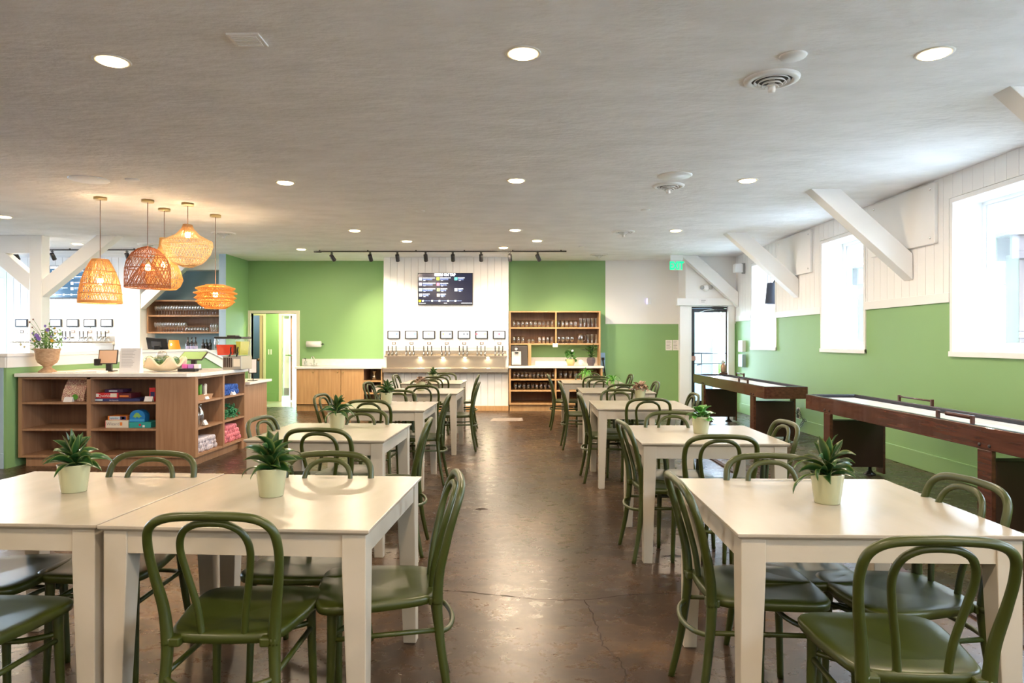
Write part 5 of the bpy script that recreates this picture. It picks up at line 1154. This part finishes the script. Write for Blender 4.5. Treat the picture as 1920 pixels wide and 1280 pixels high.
rowg('wine_glass', [293+5.05*i for i in range(23)], 13.92, zm_+.031, 'wine glass from the left on the upper alcove shelf', 'wine glasses on the upper alcove shelf', 1.1)
rowg('wine_glass', [292+5.05*i for i in range(12)], 13.92, za+.031, 'wine glass from the left on the lower alcove shelf', 'wine glasses on the lower alcove shelf', 1.1)
rowg('tumbler', [351+5.4*i for i in range(8)], 13.90, za+.031, 'small tumbler from the left on the lower alcove shelf', 'tumblers on the lower alcove shelf')
rowg('flute', [397+4.6*i for i in range(3)], 13.90, za+.031, 'stemmed glass at the right end of the lower alcove shelf', 'stemmed glasses, lower alcove shelf', 1.2)
# ================================================================== right glass shelves
yF, yU = 13.5, 13.86
Xl = lambda px, y=yF: at_y(px, 640, y).x
Zl = lambda py, y=yF: at_y(1040, py, y).z
bs = thing('glassware_cabinet', 'honey oak glassware shelving with counter, right of the tap wall', 'shelf unit', (Xl(957), yF, 0))
a, b, mid = TX1+.012, Xl(1130), Xl(1042)
zc_ = Zl(690)
build('plinth', MB().box(a+.01, b-.02, yF+.05, YB-.03, 0, .13), 'honey', bs)
for x0, x1 in ((a, a+.035), (mid-.015, mid+.015), (b-.035, b)): build('upright', MB().box(x0, x1, yF, YB-.05, .13, zc_), 'honey', bs)
build('back_panel', MB().box(a, b, YB-.05, YB-.03, .13, zc_), 'oakback', bs)
lz = [(.13, .155), (Zl(734)-.0, Zl(731.5)), (Zl(713), Zl(710.7))]
for z0, z1 in lz: build('shelf_board', MB().box(a+.035, mid-.015, yF+.002, YB-.05, z0, z1), 'honey', bs); build('shelf_board', MB().box(mid+.015, b-.035, yF+.002, YB-.05, z0, z1), 'honey', bs)
build('worktop', MB().box(a-.01, b+.02, yF-.03, YB-.013, zc_, zc_+.04), 'quartz', bs, bevel=.004)
build('backsplash', MB().box(a, b, YB-.03, YB-.013, zc_+.04, zc_+.20), 'quartz', bs)
zw = zc_+.04
ua, ub, um = TX1+.012, Xl(1126, yU), Xl(1042.5, yU)
zu = Zl(583, yU)
zA, zB = (Zl(616, yU), Zl(613.3, yU)), (Zl(646.3, yU), Zl(643.6, yU))
for x0, x1 in ((ua, ua+.03), (ub-.03, ub)): build('upright', MB().box(x0, x1, yU, YB-.015, zw, zu), 'honey', bs)
build('upright', MB().box(um-.013, um+.013, yU, YB-.03, zB[1], zu-.025), 'honey', bs); build('upright', MB().box(Xl(990, yU), Xl(996, yU), yU, YB-.015, zw, zB[0]), 'honey', bs)
build('shelf_board', MB().box(ua+.03, ub-.03, yU, YB-.015, zu-.025, zu), 'honey', bs)
for z0, z1 in (zA, zB): build('shelf_board', MB().box(ua+.03, um-.013, yU+.002, YB-.03, z0, z1), 'honey', bs); build('shelf_board', MB().box(um+.013, ub-.03, yU+.002, YB-.03, z0, z1), 'honey', bs)
build('back_panel', MB().box(ua, ub, YB-.03, YB-.013, zB[0], zu), 'oakback', bs)
yg = 14.0; zt1, zt2 = zA[1]+.001, zB[1]+.001
rowg('pint_glass', [963.5+8.0*i for i in range(10)], yg, zt1, 'pint glass from the left, top shelf, left bay', 'pint glasses on the top shelf, left bay')
rowg('pint_glass', [1046+8.2*i for i in range(5)], yg, zt1, 'pint glass from the left, top shelf, right bay', 'pint glasses on the top shelf, right bay')
rowg('pilsner_glass', [1088.5+7.3*i for i in range(5)], yg, zt1, 'tall pilsner glass from the left on the top shelf', 'tall glasses on the top shelf', .97)
rowg('pint_glass', [963.5+8.2*i for i in range(3)], yg, zt2, 'pint glass from the left in the left cluster, second shelf', 'left cluster of pint glasses on the second shelf')
rowg('tumbler', [992, 999], yg, zt2, 'short tumbler from the left on the second shelf', 'short tumblers on the second shelf')
rowg('pint_glass', [1011.5+7.7*i for i in range(4)], yg, zt2, 'pint glass from the left in the right cluster, second shelf', 'right cluster of pint glasses on the second shelf')
rowg('snifter_glass', [1046.5+8.6*i for i in range(4)], yg, zt2, 'round snifter glass from the left on the second shelf', 'snifter glasses on the second shelf')
rowg('pilsner_glass', [1102.5+7.6*i for i in range(3)], yg, zt2, 'tall pilsner glass from the left on the second shelf', 'tall glasses on the second shelf', .97)
c = Vector((at_y(1088, 640, yg).x, yg, zt2)); t = thing('glass_pitcher', 'clear glass pitcher with handle on the second shelf', 'pitcher', c)
build('body', MB().lathe([(.001, 0), (.055, 0), (.058, .1), (.066, .2), (.064, .2), (.054, .1), (.05, .01), (.001, .01)], 18, c), 'glass', t); build('handle', MB().tube(bez([(c.x+.06, c.y, c.z+.17), (c.x+.105, c.y, c.z+.15), (c.x+.10, c.y, c.z+.07), (c.x+.056, c.y, c.z+.05)], 4), .006, 6), 'glass', t)
yl = 13.72
rowg('pint_glass', [964+7.45*i for i in range(11)], yl, lz[2][1]+.001, 'pint glass from the left, upper shelf under the worktop, left bay', 'pint glasses under the worktop, upper shelf, left bay', .92)
rowg('pint_glass', [1050.5+9.4*i for i in range(8)], yl, lz[2][1]+.001, 'pint glass from the left, upper shelf under the worktop, right bay', 'pint glasses under the worktop, upper shelf, right bay', 1.08)
rowg('pint_glass', [966.5+8*i for i in range(10)], yl, lz[1][1]+.001, 'pint glass from the left, lower shelf under the worktop, left bay', 'pint glasses under the worktop, lower shelf, left bay', .98)
rowg('pint_glass', [1050.5+8.4*i for i in range(8)], yl, lz[1][1]+.001, 'pint glass from the left, lower shelf under the worktop, right bay', 'pint glasses under the worktop, lower shelf, right bay', .98)
rowg('tumbler', [1048.5+7.5*i for i in range(6)], yl, .156, 'tumbler from the left on the bottom board, right bay', 'tumblers on the bottom board, right bay', 1.1)
c = Vector((Xl(1041, yU), yU-.012, zB[0])); solo('shelf_tag', MB().box(c.x-.05, c.x+.05, yU-.012, yU-.002, zB[0]-.045, zB[1]), 'paper', 'small white tag clipped on the middle of the second shelf', 'tag', c)
# water dispenser
a, b = Xl(958.5, 13.72), Xl(989, 13.72)
t = thing('water_dispenser', 'black and silver water dispenser under the left shelf bay', 'water dispenser', ((a+b)/2, 13.72, zw))
build('body', MB().box(a, b, 13.74, 14.10, zw, zw+.40), mat('dark_brown_grey_body', (.07, .06, .055), .35), t, bevel=.006)
build('front_panel', MB().box(a+.01, a+.20, 13.715, 13.74, zw+.02, zw+.285), mat('silver_plastic', (.70, .66, .62), .3, .2), t, bevel=.006)
build('recess', MB().box(a+.04, a+.17, 13.711, 13.7152, zw+.05, zw+.18), mat('pale_recess', (.82, .78, .74), .4), t)
build('spout', MB().prism([(a+.06, zw+.275), (a+.15, zw+.275), (a+.125, zw+.245), (a+.085, zw+.245)], 13.69, 13.715), 'black', t)
build('gauge', MB().lathe([(.001, 0), (.03, 0), (.033, .008), (.028, .012)], 14, (a+.10, 13.74, zw+.335), axis='y'), 'chrome', t)
# plants and vase on the worktop
c = Vector((at_y(1070, 0, 13.8).x, 13.8, zw)); t = thing('potted_pothos', 'trailing green pothos in a wire-and-cream pot on the right worktop', 'potted plant', c)
build('pot', MB().lathe([(.001, 0), (.06, 0), (.085, .07), (.09, .13), (.082, .13), (.07, .06)], 20, c), mat('sandy_gold_pot', (.62, .46, .20), .4), t)
for i in range(20): put_leaf(LR[i % 2], t, (rnd.uniform(-.09, .09), rnd.uniform(-.08, .02), .12+rnd.uniform(0, .20)), i*2.4, rnd.uniform(-.8, .9), rnd.uniform(1.0, 1.6))
build('bloom', MB().ball((c.x+.03, c.y-.05, c.z+.30), .028, 8), 'paper', t)
build('stems', MB().tube([(c.x, c.y, c.z+.1), (c.x+.03, c.y-.05, c.z+.29)], .004, 5).tube([(c.x, c.y, c.z+.1), (c.x-.06, c.y-.05, c.z+.2)], .004, 5), 'leafr', t)
c = Vector((at_y(1089, 0, 13.78).x, 13.78, zw)); q = MB(); q.ball(c+Vector((0, 0, .06)), .052, 12)
for i in range(60):
    f = i/60; zz = 1-2*f; rr = math.sqrt(1-zz*zz); u = Vector((math.cos(i*2.4)*rr, math.sin(i*2.4)*rr, zz)); q.ball(c+Vector((0, 0, .062))+u*.05, .011, 5)
solo('coral_vase', q, 'trim', 'white knobbly coral-textured round vase between the worktop plants', 'vase', c)
c = Vector((at_y(1108, 0, 13.74).x, 13.74, zw)); t = thing('potted_zz_plant', 'dark green leafy plant in a charcoal faceted pot on the right worktop', 'potted plant', c)
build('pot', MB().lathe([(.001, 0), (.055, 0), (.085, .07), (.088, .12), (.068, .17), (.060, .17), (.06, .14)], 9, c, smooth=False), mat('charcoal_faceted_pot', (.10, .075, .085), .6), t)
for i in range(34): put_leaf(LV[3] if i % 2 else LR[0], t, (rnd.uniform(-.04, .04), rnd.uniform(-.04, .04), .15+.006*i), i*2.4, rnd.uniform(.0, 1.2), rnd.uniform(.9, 1.4))
build('stems', MB().tube([(c.x, c.y, c.z+.14), (c.x+.01, c.y, c.z+.34)], .006, 5).tube([(c.x, c.y, c.z+.14), (c.x-.06, c.y, c.z+.28)], .004, 5).tube([(c.x, c.y, c.z+.14), (c.x+.06, c.y, c.z+.28)], .004, 5), 'leaf', t)
c = Vector((at_y(1034, 0, 13.95).x, 13.95, zw)); solo('folded_linen', MB().box(c.x-.33, c.x+.33, 13.92, 14.0, zw, zw+.085), 'paper', 'low white box lying along the back of the right worktop', 'box', c, bevel=.01)
c = Vector((at_y(1132, 0, 14.0).x, 14.0, 0)); t = thing('dustpan_set', 'pale blue dustpan and black brush hanging beside the oak shelves', 'dustpan', (c.x, YB, .85))
build('pan', MB().box(c.x-.05, c.x+.05, YB-.05, YB-.001, Zl(697, YB), Zl(661, YB)), mat('pale_blue_plastic', (.36, .55, .78), .4), t, bevel=.006)
build('brush_handle', MB().tube([(c.x+.0, YB-.07, Zl(672, YB)), (c.x+.05, YB-.08, Zl(705, YB))], .012, 8).box(c.x-.03, c.x+.03, YB-.08, YB-.05, Zl(675, YB), Zl(670, YB)), 'black', t)
# ================================================================== sink cabinet
a, b = Xl(555), TX0-.012
ct2 = thing('sink_cabinet', 'honey oak sink cabinet left of the tap wall', 'cabinet', ((a+b)/2, yF, 0))
d = [Xl(555), Xl(598), Xl(639), Xl(682)]; zk = .84
build('plinth', MB().box(a, d[3]+.02, yF+.05, YB-.03, 0, .13), 'honey', ct2)
build('carcass', MB().box(a, d[3], yF+.022, YB-.03, .13, zk), 'oakback', ct2)  # darker wood, deepens the shade in the gaps between the doors
for i in range(3):
    dr = build('door', MB().box(d[i]+.004, d[i+1]-.004, yF, yF+.02, .14, zk-.004), 'honey', ct2, bevel=.0015)
    kx_ = (d[i+1]-.11 if i == 0 else (d[i+1]-.06 if i == 1 else d[i]+.05)); build('knob', MB().lathe([(.006, 0), (.007, .015), (.016, .02), (.014, .028)], 12, (kx_, yF, zk-.07), axis='y'), 'brass', dr)
build('side_panel', MB().box(b-.02, b, yF, YB-.03, 0, zk), 'honey', ct2)
build('back_panel', MB().box(d[3], b, YB-.05, YB-.03, 0, zk), mat('pale_olive_back', (.45, .42, .33), .5), ct2)
for py in (716, 739, 772): z = Zl(py)+.0; build('open_shelf', MB().box(d[3], b-.02, yF+.002, YB-.05, max(z, .0), max(z, .0)+.028), 'honey', ct2)
build('worktop', MB().box(a-.02, b, yF-.03, YB-.001, zk, zk+.04), 'quartz', ct2, bevel=.004)
zk2 = zk+.04
build('backsplash', MB().box(Xl(567, YB), b, YB-.022, YB-.001, zk2, zk2+.14), 'quartz', ct2)
c = Vector((at_y(589, 0, 14.0).x, 14.0, zk2)); t = thing('sink_faucet', 'chrome gooseneck faucet with two levers on the sink cabinet', 'faucet', c)
build('spout', MB().tube(bez([(c.x, c.y, zk2), (c.x, c.y, zk2+.14), (c.x-.005, c.y-.04, zk2+.19), (c.x-.01, c.y-.12, zk2+.19), (c.x-.01, c.y-.15, zk2+.15)], 4), .011, 8), 'chrome', t)
build('base', MB().box(c.x-.065, c.x+.065, c.y-.02, c.y+.02, zk2, zk2+.018), 'chrome', t, bevel=.004)
for s in (-1, 1): build('lever', MB().tube([(c.x+s*.055, c.y, zk2+.01), (c.x+s*.055, c.y-.01, zk2+.05)], .008, 6).tube([(c.x+s*.055, c.y-.01, zk2+.05), (c.x+s*.09, c.y-.04, zk2+.06)], .006, 6), 'chrome', t)
c = Vector((at_y(573, 0, 13.95).x, 13.95, zk2)); t = thing('soap_dispenser', 'clear soap bottle with black pump beside the faucet', 'soap bottle', c)
build('bottle', MB().lathe([(.001, 0), (.032, 0), (.032, .09), (.02, .105), (.012, .11)], 14, c), 'glass', t); build('pump', MB().tube([(c.x, c.y, c.z+.11), (c.x, c.y, c.z+.15)], .006, 6).box(c.x-.03, c.x+.01, c.y-.008, c.y+.008, c.z+.145, c.z+.158), 'black', t)
c = at_y(589, 645, YB); t = thing('paper_towel_holder', 'white paper towel roll on a wall holder above the sink', 'paper towel', (c.x, YB, c.z))
xa, xb = at_y(575, 645, YB-.08).x, at_y(602, 645, YB-.08).x
build('roll', MB().lathe([(.02, 0), (.062, 0), (.062, xb-xa), (.02, xb-xa)], 24, (xa, YB-.08, c.z), axis='x'), 'paper', t)
build('rod', MB().tube([(xa-.01, YB-.08, c.z), (xb+.04, YB-.08, c.z)], .008, 8).lathe([(.022, 0), (.022, .012)], 12, (xb+.03, YB-.08, c.z), axis='x').tube([(xb+.035, YB-.08, c.z), (xb+.035, YB-.001, c.z)], .008, 8), 'bmetal', t)
# things in the open shelves
xx0, xx1 = d[3]+.02, b-.04; z1_ = Zl(716)+.029
c = Vector(((xx0+xx1)/2, 13.7, z1_)); t = thing('coffee_grinder', 'small silver grinder with a black top in the open sink shelf', 'grinder', c)
build('body', MB().lathe([(.001, 0), (.04, 0), (.04, .09), (.03, .1), (.045, .17), (.04, .175)], 14, c), 'chrome', t); build('crank', MB().tube([(c.x, c.y, c.z+.175), (c.x, c.y, c.z+.195), (c.x+.06, c.y, c.z+.2)], .006, 6), 'black', t)
c = Vector(((xx0+xx1)/2+.05, 13.65, Zl(739)+.029)); t = thing('wire_bin', 'small white-lined metal crate on the middle sink shelf', 'bin', c)
build('liner', MB().box(c.x-.08, c.x+.1, 13.6, 13.8, c.z+.003, c.z+.13), 'paper', t, bevel=.006)
fr_ = MB()
for u, v in ((-.085, 13.595), (.105, 13.595), (-.085, 13.805), (.105, 13.805)): fr_.tube([(c.x+u, v, c.z), (c.x+u, v, c.z+.16)], .005, 5)
for zz in (.005, .16): fr_.tube([(c.x-.085, 13.595, c.z+zz), (c.x+.105, 13.595, c.z+zz), (c.x+.105, 13.805, c.z+zz), (c.x-.085, 13.805, c.z+zz)], .005, 5, closed=True)
build('wire_frame', fr_, 'black', t)
# ================================================================== wall bits around the exit
M['exitg'] = mat('exit_green', (.0, .45, .16), .4, emit=(.0, .60, .20), es=1.0)
M['exitp'] = mat('exit_plate', (.62, .70, .66), .4)
p = at_y(1268.5, 497.5, 13.3); t = thing('exit_sign', 'green lit EXIT sign hanging before the exit bay', 'exit sign', (p.x, 13.3, CEIL))
build('plate', MB().box(p.x-.115, p.x+.115, 13.295, 13.305, p.z-.095, p.z+.095), 'exitp', t); build('canopy', MB().box(p.x-.12, p.x+.12, 13.27, 13.33, p.z+.095, CEIL), 'trim', t)
text('EXIT', p.x, 13.292, p.z-.075, .150, 'exitg', t, bold=.008, wscale=.64)
p = at_y(1323, 539, YT); t = thing('emergency_light', 'twin-headed emergency light on the wall above the exit door', 'emergency light', (p.x, YT, p.z))
build('body', MB().lathe([(.001, 0), (.06, 0), (.07, -.03), (.05, -.05)][:1]+[(.075, 0), (.07, .04), (.04, .06)], 20, (p.x, YT, p.z), axis='y'), 'trim', t)
for s in (-1, 1): build('lamp_head', MB().lathe([(.02, 0), (.04, .03), (.042, .06), (.001, .06)], 16, (p.x+s*.085, YT-.01, p.z), axis='y'), mat('grey_lens', (.45, .46, .45), .25), t)
p = at_y(1217, 564.5, YB-.012); sn = solo('wall_sensor', MB().box(p.x-.04, p.x+.04, YB-.045, YB-.012, p.z-.065, p.z+.065), 'vinyl', 'small white wall box with violet glow on the white panel', 'sensor', (p.x, YB-.02, p.z), bevel=.006)
build('violet_led', MB().box(p.x-.046, p.x-.04, YB-.03, YB-.014, p.z-.05, p.z+.05), mat('violet_led', (.4, .3, 1), .5, emit=(.45, .35, 1), es=4), sn)
for i, (x0, x1) in enumerate(((1248, 1260), (1261, 1272))):
    u0, u1, zz0, zz1 = at_y(x0, 0, YB).x, at_y(x1, 0, YB).x, at_y(1260, 656.5, YB).z, at_y(1260, 637, YB).z
    nt = solo('wall_notice', MB().box(u0, u1, YB-.006, YB-.001, zz0, zz1), 'paper', ('white printed notice on the green wall, left of the pair', 'white printed notice nearest the exit door frame')[i], 'notice', (u0, YB, zz0), 'paper notices by the exit')
    for k in range(6): build('text_line', MB().box(u0+.015, u1-.02-rnd.uniform(0, .03), YB-.008, YB-.006, zz1-.03-.03*k, zz1-.022-.03*k), 'ink', nt)
for lab, za_, zb_ in (('upper white wall dispenser beside the corner on the right wall', 638, 659), ('lower pale wall dispenser beside the corner on the right wall', 664.5, 687)):
    p0, p1 = at_x(1391, zb_, XW), at_x(1398.5, za_, XW)
    solo('wall_dispenser', MB().box(XW-.07, XW, p1.y, p0.y, p0.z, p1.z), 'vinyl' if 'upper' in lab else 'lblue', lab, 'dispenser', (XW, p0.y, p0.z), 'wall dispensers', .006)
p = at_x(1388, 503, XW-.1); t = thing('wall_speaker', 'small white wall speaker high in the far right corner', 'speaker', (XW, p.y, p.z))
build('cabinet', MB().box(XW-.22, XW-.07, p.y-.07, p.y+.07, p.z-.08, p.z+.08), 'vinyl', t, bevel=.01); build('bracket', MB().box(XW-.07, XW-.014, p.y-.02, p.y+.02, p.z-.1, p.z+.1), mat('grey_bracket', (.4, .42, .42), .5), t)
c = Vector((XW+.19, 12.05, 2.05)); t = thing('window_pendant', 'dark grey drum pendant hanging in the far window recess', 'pendant lamp', (c.x, c.y, WZ1))
build('shade', MB().lathe([(.17, 0), (.135, .36), (.13, .36), (.165, 0)], 28, c, capb=False), mat('slate_fabric_shade', (.05, .06, .085), .8), t)
build('spider', MB().tube([(c.x-.13, c.y, c.z+.35), (c.x+.13, c.y, c.z+.35)], .004, 5).lathe([(.03, .345), (.04, .37), (.02, .42)], 12, c), 'bmetal', t)
build('cord', MB().tube([(c.x, c.y, c.z+.42), (c.x, c.y, WZ1)], .004, 5), 'bmetal', t)
